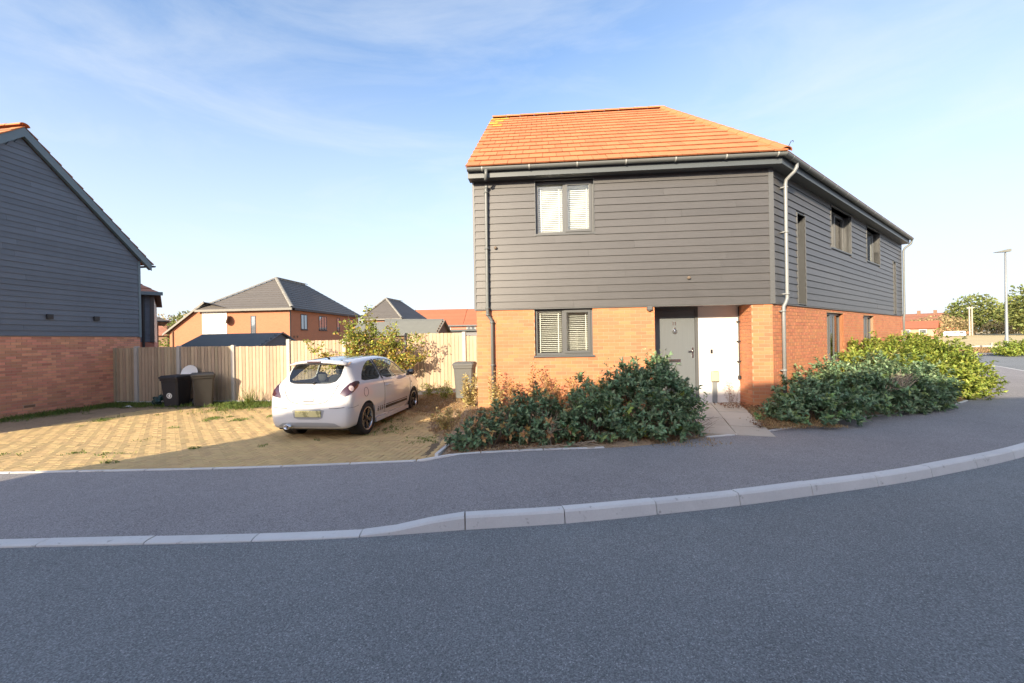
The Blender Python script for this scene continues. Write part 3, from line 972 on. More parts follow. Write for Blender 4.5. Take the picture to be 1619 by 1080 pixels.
for x in (4.305, 4.355): nb.box(x - 0.009, x + 0.009, 0.549, 0.556, 2.0, 2.075)
nb.build('door_number', M['chrome'], door)
MB().box(5.10, 5.145, 0.54, 0.556, 1.36, 1.45).build('doorbell', M['black_pl'], house)
mbx = MB().cbox(-0.075, 0.075, -0.11, 0.11, 0, 0.09, 0.012, Matrix.Translation((5.17, 0.556, 0.86)) @ Matrix.Rotation(rad(90), 4, 'X'))
mbx.box(5.13, 5.22, 0.45, 0.556, 0.97, 0.985)
mb_o = mbx.build('meter_box', M['beige_pl'], house)
MB().box(5.125, 5.215, 0.51, 0.556, 0.1, 0.748).build('conduit', M['steel'], mb_o)
pp = MB().tube([(5.685, 0.50, 2.38), (5.685, 0.50, 0.85)], 0.014, 8)
for z in (2.05, 1.62, 1.18): pp.box(5.655, 5.715, 0.485, 0.56, z - 0.012, z + 0.012)
pp.lathe([(0, 0), (0.035, 0), (0.035, 0.07), (0, 0.07)], 10, Matrix.Translation((5.685, 0.50, 0.80)))
pp.build('waste_pipe', M['black_pl'], house)
MB().box(3.60, 3.70, -0.085, -0.01, 2.315, 2.395).lathe([(0, 0), (0.03, 0), (0.03, -.02), (0, -.03)], 10, Matrix.Translation((3.65, -0.045, 2.315))).build('porch_lamp', M['trim'], house)
for (u, z) in ((0.44, 3.72), (4.46, 2.96)):
    MB().lathe([(0.0, 0.05), (0.028, 0.05), (0.034, 0.03), (0.034, 0.0)], 12, Matrix.Translation((u, -0.035, z)) @ Matrix.Rotation(rad(90), 4, 'X')).build('vent_cap', M['bark'], house, smooth=True)

# eaves
OV = 0.36
ec = fpoint(FF, LF + OV * math.tan(TURN / 2), OV, 0)          # outer corner of the eaves
def eave_line(ov):
    c = fpoint(FF, LF + ov * math.tan(TURN / 2), ov, 0)
    return [fpoint(FF, -0.10, ov, 0), c, fpoint(FR, LR + 0.10, ov, 0)]
sof = MB()
inn, out = eave_line(-0.02), eave_line(0.235)
sof.add([p + Vector((0, 0, z)) for z in (5.162, 5.18) for p in inn + out], [(0, 3, 4, 1), (1, 4, 5, 2), (6, 7, 10, 9), (7, 8, 11, 10)])
sof.build('soffit', M['trim'], house)
fas = MB()
a_, b_ = eave_line(0.235), eave_line(0.26)
fas.add([p + Vector((0, 0, z)) for z in (5.155, 5.31) for p in a_ + b_], [(0, 1, 4, 3), (1, 2, 5, 4), (3, 4, 10, 9), (4, 5, 11, 10), (6, 9, 10, 7), (7, 10, 11, 8), (0, 6, 7, 1), (1, 7, 8, 2), (0, 3, 9, 6), (2, 8, 11, 5)])
fas.build('fascia', M['fascia'], house)
gl = eave_line(0.32)
gpts = [p + Vector((0, 0, 5.335)) for p in gl]
gut = gutter_run('gutter', gpts, 0.062, M['pipe'], house)
def brackets(p, q, step, first=0.4):
    L_ = (q - p).length; t = (q - p).normalized(); s = Vector((t.y, -t.x, 0))
    d = first
    while d < L_ - 0.1:
        c = p + t * d
        mb = MB()
        ring = [(s * (0.067 * math.cos(a)) + Vector((0, 0, -0.067 * math.sin(a)))) for a in [math.pi * j / 8 for j in range(9)]]
        mb.add([c + v + t * e for e in (-0.012, 0.012) for v in ring], [(i, i + 1, 10 + i, 9 + i) for i in range(8)])
        mb.add([c + v * 1.08 + t * e for e in (-0.012, 0.012) for v in ring], [(9 + i, 10 + i, i + 1, i) for i in range(8)])
        mb.build('gutter_bracket', M['bracket'], gut)
        d += step
brackets(gpts[0], gpts[1], 0.98, 0.32); brackets(gpts[1], gpts[2], 0.92, 0.30)
w_ = lambda u, w, z: fpoint(FF, u, w, z)
dp = MB()
dp.tube([w_(0.30, 0.335, 5.29), w_(0.30, 0.335, 5.2), w_(0.285, 0.30, 5.12), w_(0.28, 0.26, 5.1)], 0.034, 10)
dp.tube([w_(0.285, 0.13, 5.03), w_(0.27, 0.105, 5.0), w_(0.262, 0.10, 4.94), w_(0.25, 0.10, 2.42), w_(0.25, 0.10, 2.30), w_(0.275, 0.085, 2.24), w_(0.32, 0.07, 2.18), w_(0.335, 0.068, 2.10), w_(0.335, 0.068, 0.1)], 0.034, 10)
for z, u, o_ in ((4.9, .262, .10), (3.7, .256, .10), (2.42, .25, .10), (2.28, .255, .098), (2.12, .335, .068), (1.2, .335, .068)):
    dp.lathe([(0.0341, -0.02), (0.041, -0.02), (0.041, 0.02), (0.0341, 0.02)], 10, Matrix.Translation(w_(u, o_, z)))
    dp.box(u - .05, u + .05, -o_, -0.005, z - 0.012, z + 0.012)
dp.build('downpipe', M['pipe'], house, smooth=True)
dp = MB()
r_ = lambda u, w, z: fpoint(FR, u, w, z)
dp.tube([r_(0.50, 0.32, 5.29), r_(0.50, 0.32, 5.20), r_(0.49, 0.28, 5.12), r_(0.48, 0.20, 5.05), r_(0.475, 0.135, 4.99), r_(0.47, 0.12, 4.90), r_(0.46, 0.12, 2.52), r_(0.44, 0.10, 2.42), r_(0.39, 0.075, 2.34), r_(0.385, 0.075, 2.25), r_(0.385, 0.075, 0.1)], 0.036, 10)
for z, u, o_ in ((4.84, .48, .12), (3.9, .47, .12), (2.6, .46, .12), (2.24, .385, .075), (1.0, .385, .075)):
    dp.lathe([(0.0361, -0.02), (0.044, -0.02), (0.044, 0.02), (0.0361, 0.02)], 10, Matrix.Translation(r_(u, o_, z)))
    q = [r_(uu, ww, zz) for zz in (z - .012, z + .012) for ww in (o_, 0.0) for uu in (u - .06, u + .06)]
    dp.add(q, [(0, 1, 5, 4), (2, 6, 7, 3), (0, 2, 3, 1), (4, 5, 7, 6), (0, 4, 6, 2), (1, 3, 7, 5)])
dp.build('downpipe', M['steel'], house, smooth=True)
dp = MB()
dp.tube([r_(LR + .08, 0.335, 5.29), r_(LR + .07, 0.30, 5.15), r_(LR + .0, 0.14, 5.0), r_(LR - .02, 0.10, 4.9), r_(LR - .02, 0.10, 2.5), r_(LR - .05, 0.08, 2.3), r_(LR - .05, 0.08, 0.1)], 0.036, 10)
dp.build('downpipe', M['pipe'], house, smooth=True)

# roof: trusses are hidden, the tiles are real
Y_E, Z_E = -0.37, 5.325
RL, RR = Vector((-0.10, 4.46, 8.90)), Vector((5.28, 4.46, 8.95))
RR.z = 8.90
EL, EC = Vector((-0.12, Y_E, Z_E)), fpoint(FF, LF + 0.37 * math.tan(TURN / 2), 0.37, Z_E)
ER = fpoint(FR, LR + 0.12, 0.37, Z_E)
gdir = Vector((math.cos(TURN), math.sin(TURN), 0))
rend = RR + gdir * ((ER - RR).dot(gdir))
BL = Vector((-0.12, 9.3, Z_E))
bi = RR + (RR - EC) * 0.98; bi.z = Z_E
BE = rend + (rend - ER); BE.z = Z_E
deck = MB()
deck.add([EL, EC, RR, RL, ER, rend, BL, bi, BE], [(0, 1, 2, 3), (1, 4, 5, 2), (3, 2, 7, 6), (2, 5, 8, 7)])
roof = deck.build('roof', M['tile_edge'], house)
bk_t = MB()
courses(bk_t, EC, ER, RR, rend, 15, 0.03)
courses(bk_t, bi, BL, RR, RL, 15, 0.03)
courses(bk_t, BE, bi, rend, RR, 15, 0.03)
vslope = (RL - EL); vslope = Vector((0, RL.y - EL.y, RL.z - EL.z)); SL = vslope.length; vdir = vslope.normalized()
nrm = Vector((1, 0, 0)).cross(vdir)
NR, TW, TT = 15, 0.292, 0.030
gauge = SL / NR
Mroof = Matrix((Vector((1, 0, 0)), vdir, nrm)).transposed().to_4x4(); Mroof.translation = Vector((EL.x, EL.y, EL.z))
tilt = math.atan2(TT * 0.9, gauge)
tile_mb = MB().cbox(0, TW - 0.007, 0, gauge + 0.05, -TT, 0, 0.003)
Mt = Matrix.Translation((0, 0, TT * 2 + 0.004)) @ Matrix.Rotation(-tilt, 4, 'X')
tile_mb.v = [tuple(Mt @ Vector(q)) for q in tile_mb.v]
tile_me = tile_mb.mesh('roof_tile', M['tile'])
tile_me_y = tile_mb.mesh('roof_tile', M['tile_yellow'])
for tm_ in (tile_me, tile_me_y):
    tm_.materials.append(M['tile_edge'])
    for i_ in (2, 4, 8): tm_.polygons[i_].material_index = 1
hipx = lambda v: (EC.x - EL.x) + (RR.x - EC.x) * v / SL
nt = 0
for r in range(NR):
    v0 = r * gauge
    u = -(TW / 2 if r % 2 else 0)
    while u < hipx(v0):
        a, b = max(u, 0.0), u + TW - 0.007
        lim0, lim1 = hipx(v0), hipx(v0 + gauge + 0.05)
        jz = random.uniform(-0.0015, 0.0025)
        if b < lim1 and a == u and nt < 292:
            lich = (r >= 13 and u < 0.35) or (r >= 11 and u < 0.15)
            o = bpy.data.objects.new('roof_tile', tile_me_y if lich else tile_me); COL.objects.link(o); o.parent = roof
            o.matrix_local = Mroof @ Matrix.Translation((u, v0, jz)) @ Matrix.Rotation(random.uniform(-.003, .003), 4, 'Z')
            nt += 1
        elif a < lim0:
            # cut tile at a verge or at the hip
            p = [(a, 0), (min(b, lim0), 0), (min(b, lim1), gauge + 0.05), (min(a, lim1), gauge + 0.05)]
            vs_ = [Mroof @ (Matrix.Translation((0, v0, jz)) @ Mt @ Vector((q[0], q[1], z))) for z in (-TT, 0) for q in p]
            fs_ = [(3, 2, 1, 0), (4, 5, 6, 7), (0, 1, 5, 4), (1, 2, 6, 5), (2, 3, 7, 6), (3, 0, 4, 7)]
            if b < lim1 and nt < 292 + 8:
                pass
            bk_t.add(vs_, fs_)
        u += TW
tag(bk_t.build('roof_tiles', M['tile'], roof), kind='stuff')
def cap_run(p, q, n, m, parent, rr=0.115, lift=0.02, nm='ridge_tile'):
    t = (q - p).normalized(); L_ = (q - p).length / n
    s = t.cross(Vector((0, 0, 1))).normalized(); up_ = s.cross(t)
    for k in range(n):
        a0, a1 = p + t * (k * L_ + 0.004), p + t * ((k + 1) * L_ - 0.004)
        mb = MB(); arc = [math.pi * j / 8 for j in range(9)]
        vs_ = []
        for c, e in ((a0, 1.04), (a1, 0.98)):
            for r in (rr, rr - 0.018):
                vs_ += [c + s * (r * e * math.cos(a)) + up_ * (r * e * 0.72 * math.sin(a) - 0.05 + lift + random.uniform(0, .002)) for a in arc]
        fs_ = [(i, i + 1, 19 + i, 18 + i) for i in range(8)] + [(9 + i, 27 + i, 28 + i, 10 + i) for i in range(8)]
        fs_ += [(i, 9 + i, 10 + i, i + 1) for i in range(8)] + [(18 + i, 19 + i, 28 + i, 27 + i) for i in range(8)] + [(0, 18, 27, 9), (8, 17, 35, 26)]
        mb.add(vs_, fs_).build(nm, m, parent)
cap_run(RL + Vector((0, 0, .06)), RR + Vector((0, 0, .06)), 12, M['tile'], roof)
cap_run(EC + Vector((0, 0, .06)), RR + Vector((0, 0, .06)), 15, M['tile'], roof, nm='hip_tile')
cap_run(rend + Vector((0, 0, .06)), RR + Vector((0, 0, .06)), 14, M['tile'], roof)
hk = MB().tube([EC + Vector((-.02, .02, .08)), EC + Vector((.02, -.02, .12)), EC + Vector((.045, -.045, .19)), EC + Vector((.07, -.07, .19)), EC + Vector((.07, -.07, .16))], 0.007, 6)
hk.build('hip_iron', M['black_pl'], roof)
# left gable wall and verge
gab = MB()
gab.add([(0.0, 0.0, 5.2), (0.0, 8.88, 5.2), (0.0, 4.46, 8.72), (0.1, 0.0, 5.2), (0.1, 8.88, 5.2), (0.1, 4.46, 8.72)], [(0, 2, 1), (3, 4, 5), (0, 3, 5, 2), (1, 2, 5, 4), (0, 1, 4, 3)])
ge = [fpoint(FR, LR, -0.03, 5.2), rend + Vector((0, 0, -.2)) - gdir * 0.12, (BE - gdir * 0.12)]
gab.add(ge + [p - gdir * 0.1 for p in ge], [(0, 1, 2), (3, 5, 4), (0, 3, 4, 1), (1, 4, 5, 2), (0, 2, 5, 3)])
gab.build('gable_wall', M['clad'], house)
cw = MB()                                            # far end and back walls of the plan
pR, pE = fpoint(FR, LR, 0, 0), fpoint(FR, LR, -8.6, 0)
pI = bi + Vector((-0.35, 0.35, 0)) * 0; pI = Vector((bi.x - 0.3, bi.y - 0.2, 0))
for a, b in ((pR, pE), (pE, pI), (pI, Vector((0, 8.9, 0)))):
    cw.add([(a.x, a.y, -0.3), (b.x, b.y, -0.3), (b.x, b.y, 5.25), (a.x, a.y, 5.25)], [(0, 1, 2, 3)])
cw.build('rear_wall', M['brick'], house)
fl_ = MB().add([(0.1, 0.1, ZB + 0.1), (LF, 0.13, ZB + 0.1), (pR.x - .1, pR.y, ZB + .1), (pE.x, pE.y, ZB + .1), (pI.x, pI.y, ZB + .1), (0.1, 8.8, ZB + .1)], [(0, 1, 2, 3, 4, 5)])
fl_.build('floor', M['room'], house)
# ------------------------------------------------------------------ the house at the left edge
LA_ = math.atan2(-.995, -.096)                     # its gable wall runs from the far corner towards the camera
lh = empty('gabled_house', (-13.06, 14.44, 0), 0, 'dark blue boarded gable house over red brick at the left edge', 'house')
FG = ((0.0, 0.0), LA_)
# outward of a frame is the right hand side of its direction: walk it the other way round
FG = ((-0.096 * 6.4, -0.995 * 6.4), math.atan2(.995, .096))
# u: 0 at the near corner, 6.4 at the far corner
GW, ZBL, ZEL, ZAP = 6.4, 2.07, 4.72, 7.52
lw = MB()
wall_mesh(lw, FG, 0.0, GW, -0.5, ZBL, [], 0.0, 0.15)
lbw = lw.build('brick_wall', M['mortar_red'], lh)
air = (3.16, 3.44, 0.10, 0.165)
lb = bricks_on(FG, 0, GW, -0.12, ZBL - 0.005, [air])
lb_in = [b for b in lb if b[0] > 2.6 and b[1] > 0.0]
lay_bricks(lbw, [(FG, sorted(lb_in, key=lambda q: -q[1] * 0 + q[0])), (FG, [b for b in lb if not (b[0] > 2.6 and b[1] > 0.0)])], M['brick_red'], 300)
ab = MB()
q = [fpoint(FG, u, w, z) for z in (0.1, 0.165) for w in (0.004, -0.03) for u in (3.18, 3.42)]
ab.add(q, [(0, 1, 5, 4), (2, 6, 7, 3), (0, 2, 3, 1), (4, 5, 7, 6), (0, 4, 6, 2), (1, 3, 7, 5)])
ab.build('air_brick', M['wood_dark'], lh)
slope = (ZAP - ZEL) / (GW / 2)
def gtop(z):
    if z <= ZEL: return (0.0, GW)
    d = (z - ZEL) / slope
    return (d, GW - d) if d < GW / 2 - 0.03 else None
uw = MB()
q = [fpoint(FG, u, w, z) for w in (0.0, -0.12) for u, z in ((0, ZBL), (GW, ZBL), (GW, ZEL), (GW / 2, ZAP), (0, ZEL))]
uw.add(q, [(0, 1, 2, 3, 4), (9, 8, 7, 6, 5)] + [(i, (i + 1) % 5 + 0, 5 + (i + 1) % 5, 5 + i)[::-1] for i in range(5)])
luw = uw.build('upper_wall', M['trim_blue'], lh)
boards_on(luw, FG, 0.0, GW, ZBL, ZAP - 0.05, [], M['clad_blue'], 0.153, 0.006, 4.2, gtop)
for u in (3.76, 4.98):
    mb = MB()
    q = [fpoint(FG, uu, w, z) for z in (2.565, 2.70) for w in (0.075, 0.0) for uu in (u - .075, u + .075)]
    mb.add(q, [(0, 1, 5, 4), (2, 6, 7, 3), (0, 2, 3, 1), (4, 5, 7, 6), (0, 4, 6, 2), (1, 3, 7, 5)])
    mb.build('vent_cowl', M['black_pl'], lh)
cb = MB()
q = [fpoint(FG, u, w, z) for z in (ZBL - .02, ZEL) for w in (0.04, -0.01) for u in (GW - .06, GW + .02)]
cb.add(q, [(0, 1, 5, 4), (2, 6, 7, 3), (0, 2, 3, 1), (4, 5, 7, 6), (0, 4, 6, 2), (1, 3, 7, 5)])
cb.build('corner_trim', M['trim_blue'], lh)
# barge boards
bb = MB()
ov = 0.34
for s in (0, 1):
    e0 = (-ov, ZEL - ov * slope + 0.03) if s == 0 else (GW + ov, ZEL - ov * slope + 0.03)
    ap = (GW / 2, ZAP + 0.03)
    hgt = 0.27
    q = [fpoint(FG, u, w, z) for w in (0.14, 0.115) for u, z in ((e0[0], e0[1] - .02), (ap[0], ap[1] - .02), (ap[0], ap[1] + hgt - .04), (e0[0], e0[1] + hgt - .04))]
    bb.add(q, [(0, 1, 2, 3), (7, 6, 5, 4), (0, 4, 5, 1), (1, 5, 6, 2), (2, 6, 7, 3), (3, 7, 4, 0)])
    q = [fpoint(FG, u, w, z) for w in (0.125, 0.0) for u, z in (e0, ap)]
    bb.add([v + Vector((0, 0, .004)) for v in q] + [v + Vector((0, 0, .03)) for v in q], [(0, 1, 3, 2), (4, 6, 7, 5)])
bb.build('barge_board', M['trim_blue'], lh)
rt = MB()
DEEP = 8.0
lift = 0.27
for s in (0, 1):
    ue = -ov - 0.05 if s == 0 else GW + ov + 0.05
    ze = ZEL - (ov + .05) * slope + lift
    A0, A1 = fpoint(FG, ue, 0.155, ze), fpoint(FG, ue, -DEEP, ze)
    B0, B1 = fpoint(FG, GW / 2, 0.155, ZAP + lift), fpoint(FG, GW / 2, -DEEP, ZAP + lift)
    if s == 0: courses(rt, A1, A0, B1, B0, 13, 0.035)
    else: courses(rt, A0, A1, B0, B1, 13, 0.035)
lroof = rt.build('roof', M['tile_brown'], lh)
rl = MB()
for k in range(13):
    a, b = k / 13, (k + 1) / 13
    ue = -ov - 0.05; ze = ZEL - (ov + .05) * slope + lift
    p = fpoint(FG, ue + (GW / 2 - ue) * a, 0.16, ze + (ZAP + lift - ze) * a); p2 = fpoint(FG, ue + (GW / 2 - ue) * b, 0.16, ze + (ZAP + lift - ze) * b)
    o_ = fpoint(((0, 0), FG[1]), 0, -0.34, 0)
    rl.add([p + Vector((0, 0, .045)), p2 + Vector((0, 0, .02)), p2 + o_ + Vector((0, 0, .02)), p + o_ + Vector((0, 0, .045)), p, p2, p2 + o_, p + o_], [(0, 1, 2, 3), (0, 4, 5, 1), (3, 7, 4, 0)])
tag(rl.build('verge_tiles', M['tile'], lroof), kind='stuff')
cap_run(fpoint(FG, GW / 2, 0.16, ZAP + lift + .05), fpoint(FG, GW / 2, -5, ZAP + lift + .05), 11, M['tile'], lroof)
lg = [fpoint(FG, GW + ov + .08, 0.16, ZEL - ov * slope + .2), fpoint(FG, GW + ov + .08, -DEEP, ZEL - ov * slope + .2)]
gutter_run('gutter', lg, 0.06, M['black_pl'], lh)
# remaining walls and an unseen front wing added to shade the drive
bx = MB()
for u0, u1, w0, w1, h in ((0.02, GW - .02, -DEEP + .2, -0.16, 5.0), (-4.7, -0.2, -DEEP + .2, -0.35, 5.6)):
    q = [fpoint(FG, u, w, z) for z in (-0.5, h) for w in (w1, w0) for u in (u0, u1)]
    bx.add(q, [(0, 1, 5, 4), (2, 6, 7, 3), (0, 2, 3, 1), (4, 5, 7, 6), (0, 4, 6, 2), (1, 3, 7, 5)])
bx.build('rear_walls_and_shade_wing', M['brick_red'], lh)


# ------------------------------------------------------------------ house across the road, behind the camera
oh = empty('terrace_house', (-11.8, -4.0, 0), 0, 'long brick house across the road behind the viewer', 'house')
hw = MB().box(0, 30, -8, 0, -0.3, 5.15)
hw.build('wall', M['brick_red'], oh)
rf = MB()
courses(rf, (-0.15, 0.25, 5.1), (30.15, 0.25, 5.1), (6.2, -4, 7.62), (30.15, -4, 7.62), 14, 0.03)
courses(rf, (30.15, -8.25, 5.1), (-0.15, -8.25, 5.1), (30.15, -4, 7.62), (6.2, -4, 7.62), 14, 0.03)
courses(rf, (-0.15, -8.25, 5.1), (-0.15, 0.25, 5.1), (6.2, -4.001, 7.62), (6.2, -4, 7.62), 14, 0.03)
rf.build('roof', M['tile_brown'], oh)
for k in range(5):
    for z0, z1 in ((0.95, 2.1), (3.3, 4.5)):
        x = 2.0 + k * 6
        w_o = MB().box(x, x + 1.6, -0.02, 0.02, z0, z1).build('window', M['upvc'], oh)
        MB().box(x + .06, x + .77, 0.022, 0.03, z0 + .06, z1 - .06).build('pane', M['glass'], w_o)
        MB().box(x + .83, x + 1.54, 0.022, 0.03, z0 + .06, z1 - .06).build('pane', M['glass'], w_o)


# ------------------------------------------------------------------ houses behind the fence
def frustum_roof(parent, x0, x1, y0, y1, ze, zr, rx0, rx1, ry0, ry1, m, n=14, cap=None):
    """hip roof over a rectangle; ridge from (rx0, ry0) to (rx1, ry1)"""
    mb = MB()
    R0, R1 = Vector((rx0, ry0, zr)), Vector((rx1, ry1, zr))
    c = [Vector((x0, y0, ze)), Vector((x1, y0, ze)), Vector((x1, y1, ze)), Vector((x0, y1, ze))]
    if abs(rx1 - rx0) > abs(ry1 - ry0):
        courses(mb, c[0], c[1], R0, R1, n, 0.03); courses(mb, c[1], c[2], R1, R1 + Vector((0, .001, 0)), n, 0.03)
        courses(mb, c[2], c[3], R1, R0, n, 0.03); courses(mb, c[3], c[0], R0, R0 + Vector((0, -.001, 0)), n, 0.03)
        hips = [(c[0], R0), (c[1], R1), (c[2], R1), (c[3], R0)]
    else:
        courses(mb, c[0], c[1], R0, R0 + Vector((.001, 0, 0)), n, 0.03); courses(mb, c[1], c[2], R0, R1, n, 0.03)
        courses(mb, c[2], c[3], R1, R1 + Vector((-.001, 0, 0)), n, 0.03); courses(mb, c[3], c[0], R1, R0, n, 0.03)
        hips = [(c[0], R0), (c[1], R0), (c[2], R1), (c[3], R1)]
    o = mb.build('roof', m, parent)
    if cap:
        for a, b in hips[:2] + [(R0, R1)]:
            cap_run(a + Vector((0, 0, .07)), b + Vector((0, 0, .07)), 12, cap, o, 0.17, 0.03, 'hip_tile')
    return o


def bg_window(parent, fr, u0, u1, z0, z1, lights=2, m=None):
    org = fpoint(fr, u0, 0, z0); W, H_ = u1 - u0, z1 - z0
    fw = 0.07
    f = MB().box(0, W, -0.03, 0.05, 0, fw).box(0, W, -0.03, 0.05, H_ - fw, H_)
    for i in range(lights + 1):
        x = i * (W - fw) / lights
        f.box(x, x + fw, -0.03, 0.05, fw, H_ - fw)
    f.box(fw, W - fw, 0.04, 0.05, fw, H_ - fw)
    w = f.build('window', m or M['black_pl'], parent, org, fr[1])
    for i in range(lights):
        x = i * (W - fw) / lights
        MB().box(x + fw, x + (W - fw) / lights, -0.01, 0.0, fw, H_ - fw).build('pane', M['glass_far'], w)
    MB().box(-.05, W + .05, -0.08, -0.031, -0.06, 0).build('sill', m or M['black_pl'], w)
    return w


M['glass_far'] = mat('far_window_glass', (0.30, 0.34, 0.38), 0.03, spec=1.0, metal=0.6)
M['brick_far'] = mat('far_orange_brick', (0.40, 0.165, 0.085), 0.85, noise=[(0.8, 0.08), (5, 0.16, (1, 1, 2.7)), (13, 0.22, (.5, .5, 1.4))])

# grey roofed house with the white panel: local x along its front, y away
ha = empty('hipped_house', (-28.4, 37.7, 0), rad(-4.5), 'orange brick house with grey hipped roof and white wall panel beyond the fence', 'house')
W_, D_ = 8.55, 13.5
sk = rad(12)
# its flank turns away a little so that both sides show
def shear(mb, k):
    mb.v = [(x + y * k, y, z) for x, y, z in mb.v]; return mb
wl_ = MB().box(0, W_, 0, D_, -0.3, 4.86)
wl_.box(-3.2, 0, 0.01, 9, -0.3, 2.9)
wl_.add([(-3.2, 0.01, 2.9), (0, 0.01, 2.9), (0, 0.01, 5.5), (-3.2, 9, 2.9), (0, 9, 2.9), (0, 9, 5.5)], [(0, 1, 2), (3, 5, 4), (0, 2, 5, 3)])
wl_.build('wall', M['brick_far'], ha)
frustum_roof(ha, -0.35, W_ + 0.35, -0.35, D_ + .35, 4.9, 8.3, W_ / 2 + 0.1, W_ / 2 + .1, 4.2, 9.5, M['tile_grey'], 14, M['tile_cap'])
cs = MB()
courses(cs, (-3.6, 9.2, 2.75), (-3.6, -0.25, 2.75), (0.45, 9.2, 5.62), (0.45, -0.25, 5.62), 9, 0.03)
courses(cs, (4.2, -0.25, 5.62 - 1.0), (4.2, 9.2, 5.62 - 1.0), (0.45, -.25, 5.62), (0.45, 9.2, 5.62), 9, 0.0)
cs.build('side_roof', M['tile_grey'], ha)
vb = MB().prism([(-3.65, 2.62), (-3.65, 2.80), (0.45, 5.70), (0.45, 5.50)], -0.30, -0.24, 'y')
vb.build('barge_board', M['tile_cap'], ha)
MB().box(0.05, 2.45, -0.04, 0.0, 0.2, 4.72).build('white_panel', M['white_wall'], ha)
MB().box(-.35, W_ + .35, -0.42, -0.30, 4.72, 4.92).build('fascia', M['tile_cap'], ha)
bg_window(ha, ((0, 0), 0), 4.72, 5.22, 2.1, 4.3, 1)
fr_r = ((W_, 0), rad(90))
for u0, u1, l in ((1.5, 2.55, 2), (4.6, 6.1, 3), (8.2, 8.8, 1), (11.0, 12.2, 2)):
    bg_window(ha, fr_r, u0, u1, 3.0, 4.45, l)
MB().box(W_, W_ + .40, 0, D_, 4.72, 4.9).build('gutter', M['black_pl'], ha)
MB().tube([(-2.85, -.06, 3.0), (-2.85, -.06, 0)], 0.05, 6).build('downpipe', M['wood_dark'], ha)
MB().tube([(W_ - .02, -.06, 4.7), (W_ - .02, -.06, 0)], 0.05, 6).build('downpipe', M['black_pl'], ha)
for z in (2.25,):
    for u in (.35, .85): MB().box(W_, W_ + .05, u, u + .18, z, z + .16).build('air_vent', M['wood_dark'], ha)


def dish(name, loc, r, face, label, cat='satellite dish', tilt=15, m=None, arm=True):
    e = empty(name, loc, face, label, cat)
    prof = [(0.0, 0.0), (r * .35, r * .02), (r * .7, r * .08), (r, r * .18)]
    Mx = Matrix.Rotation(rad(90 - tilt), 4, 'X')
    d = MB(); d.lathe(prof, 20, Mx); d.lathe([(a, b + 0.012) for a, b in prof], 20, Mx)
    d.lathe([(r, r * .18), (r * 1.02, r * .18 + .006), (r, r * .18 + .012)], 20, Mx)
    d.build('dish', m or M['white_pl'], e, smooth=True)
    if arm:
        MB().tube([Mx @ Vector((0, -r * .9, 0.05)), Mx @ Vector((0, -r * .6, r * .6)), Mx @ Vector((0, -r * .1, r * 1.0))], 0.014, 6).build('arm', M['steel'], e)
        a = MB(); a.lathe([(0, -.05), (.03, -.05), (.03, .05), (0, .05)], 10, Matrix.Translation(Mx @ Vector((0, -r * .05, r * 1.0))) @ Mx)
        a.build('receiver', M['black_pl'], e)
    return e


hb = empty('hipped_house', (-20.6, 57.0, 0), rad(-4.5), 'smaller orange brick house with grey hipped roof behind the young tree', 'house')
W2, D2 = 5.3, 15
MB().box(0, W2, 0, D2, -0.3, 4.86).build('wall', M['brick_far'], hb)
frustum_roof(hb, -.35, W2 + .35, -.35, D2 + .35, 4.86, 8.1, W2 / 2 - .9, W2 / 2 - .4, 4.0, 9.5, M['tile_grey'], 14, M['tile_cap'])
MB().box(-.35, W2 + .35, -0.42, -0.30, 4.7, 4.88).build('fascia', M['tile_cap'], hb)
for u0, u1, l in ((1.6, 2.6, 2), (6, 7, 2)): bg_window(hb, ((W2, 0), rad(90)), u0, u1, 3.4, 4.5, l, M['white_pl'])

hc = empty('red_roofed_terrace', (-19.3, 78, 0), rad(-4.5), 'low terrace with long red tiled roof seen left of the corner house', 'house')
MB().box(0, 24, 0, 9, -0.3, 4.6).build('wall', M['brick_red'], hc)
rc = MB()
courses(rc, (-.3, -.4, 4.55), (10.2, -.4, 4.55), (-.3, 4.5, 7.95), (10.2, 4.5, 7.95), 14, 0.03)
courses(rc, (10.25, -.4, 4.55), (24.3, -.4, 4.55), (10.25, 4.5, 7.85), (24.3, 4.5, 7.85), 14, 0.03)
courses(rc, (24.3, 9.4, 4.55), (-.3, 9.4, 4.55), (24.3, 4.5, 7.9), (-.3, 4.5, 7.9), 14, 0.03)
rc.build('roof', M['tile_red'], hc)
MB().prism([(0, 4.5), (9, 4.5), (4.5, 7.85)], -0.1, 0.02, 'x').build('gable_wall', M['clad'], hc)
MB().prism([(-.4, 4.45), (4.5, 7.9), (4.5, 8.1), (-.4, 4.7)], -0.42, -0.30, 'x').build('barge_board', M['tile_cap'], hc)
MB().box(-.3, 24.3, -.5, -.4, 4.35, 4.6).build('fascia', M['trim'], hc)
for u in (2.2, 6.2, 10.9, 14.5): bg_window(hc, ((0, 0), 0), u, u + 1.6, 3.0, 4.3, 2, M['white_pl'])

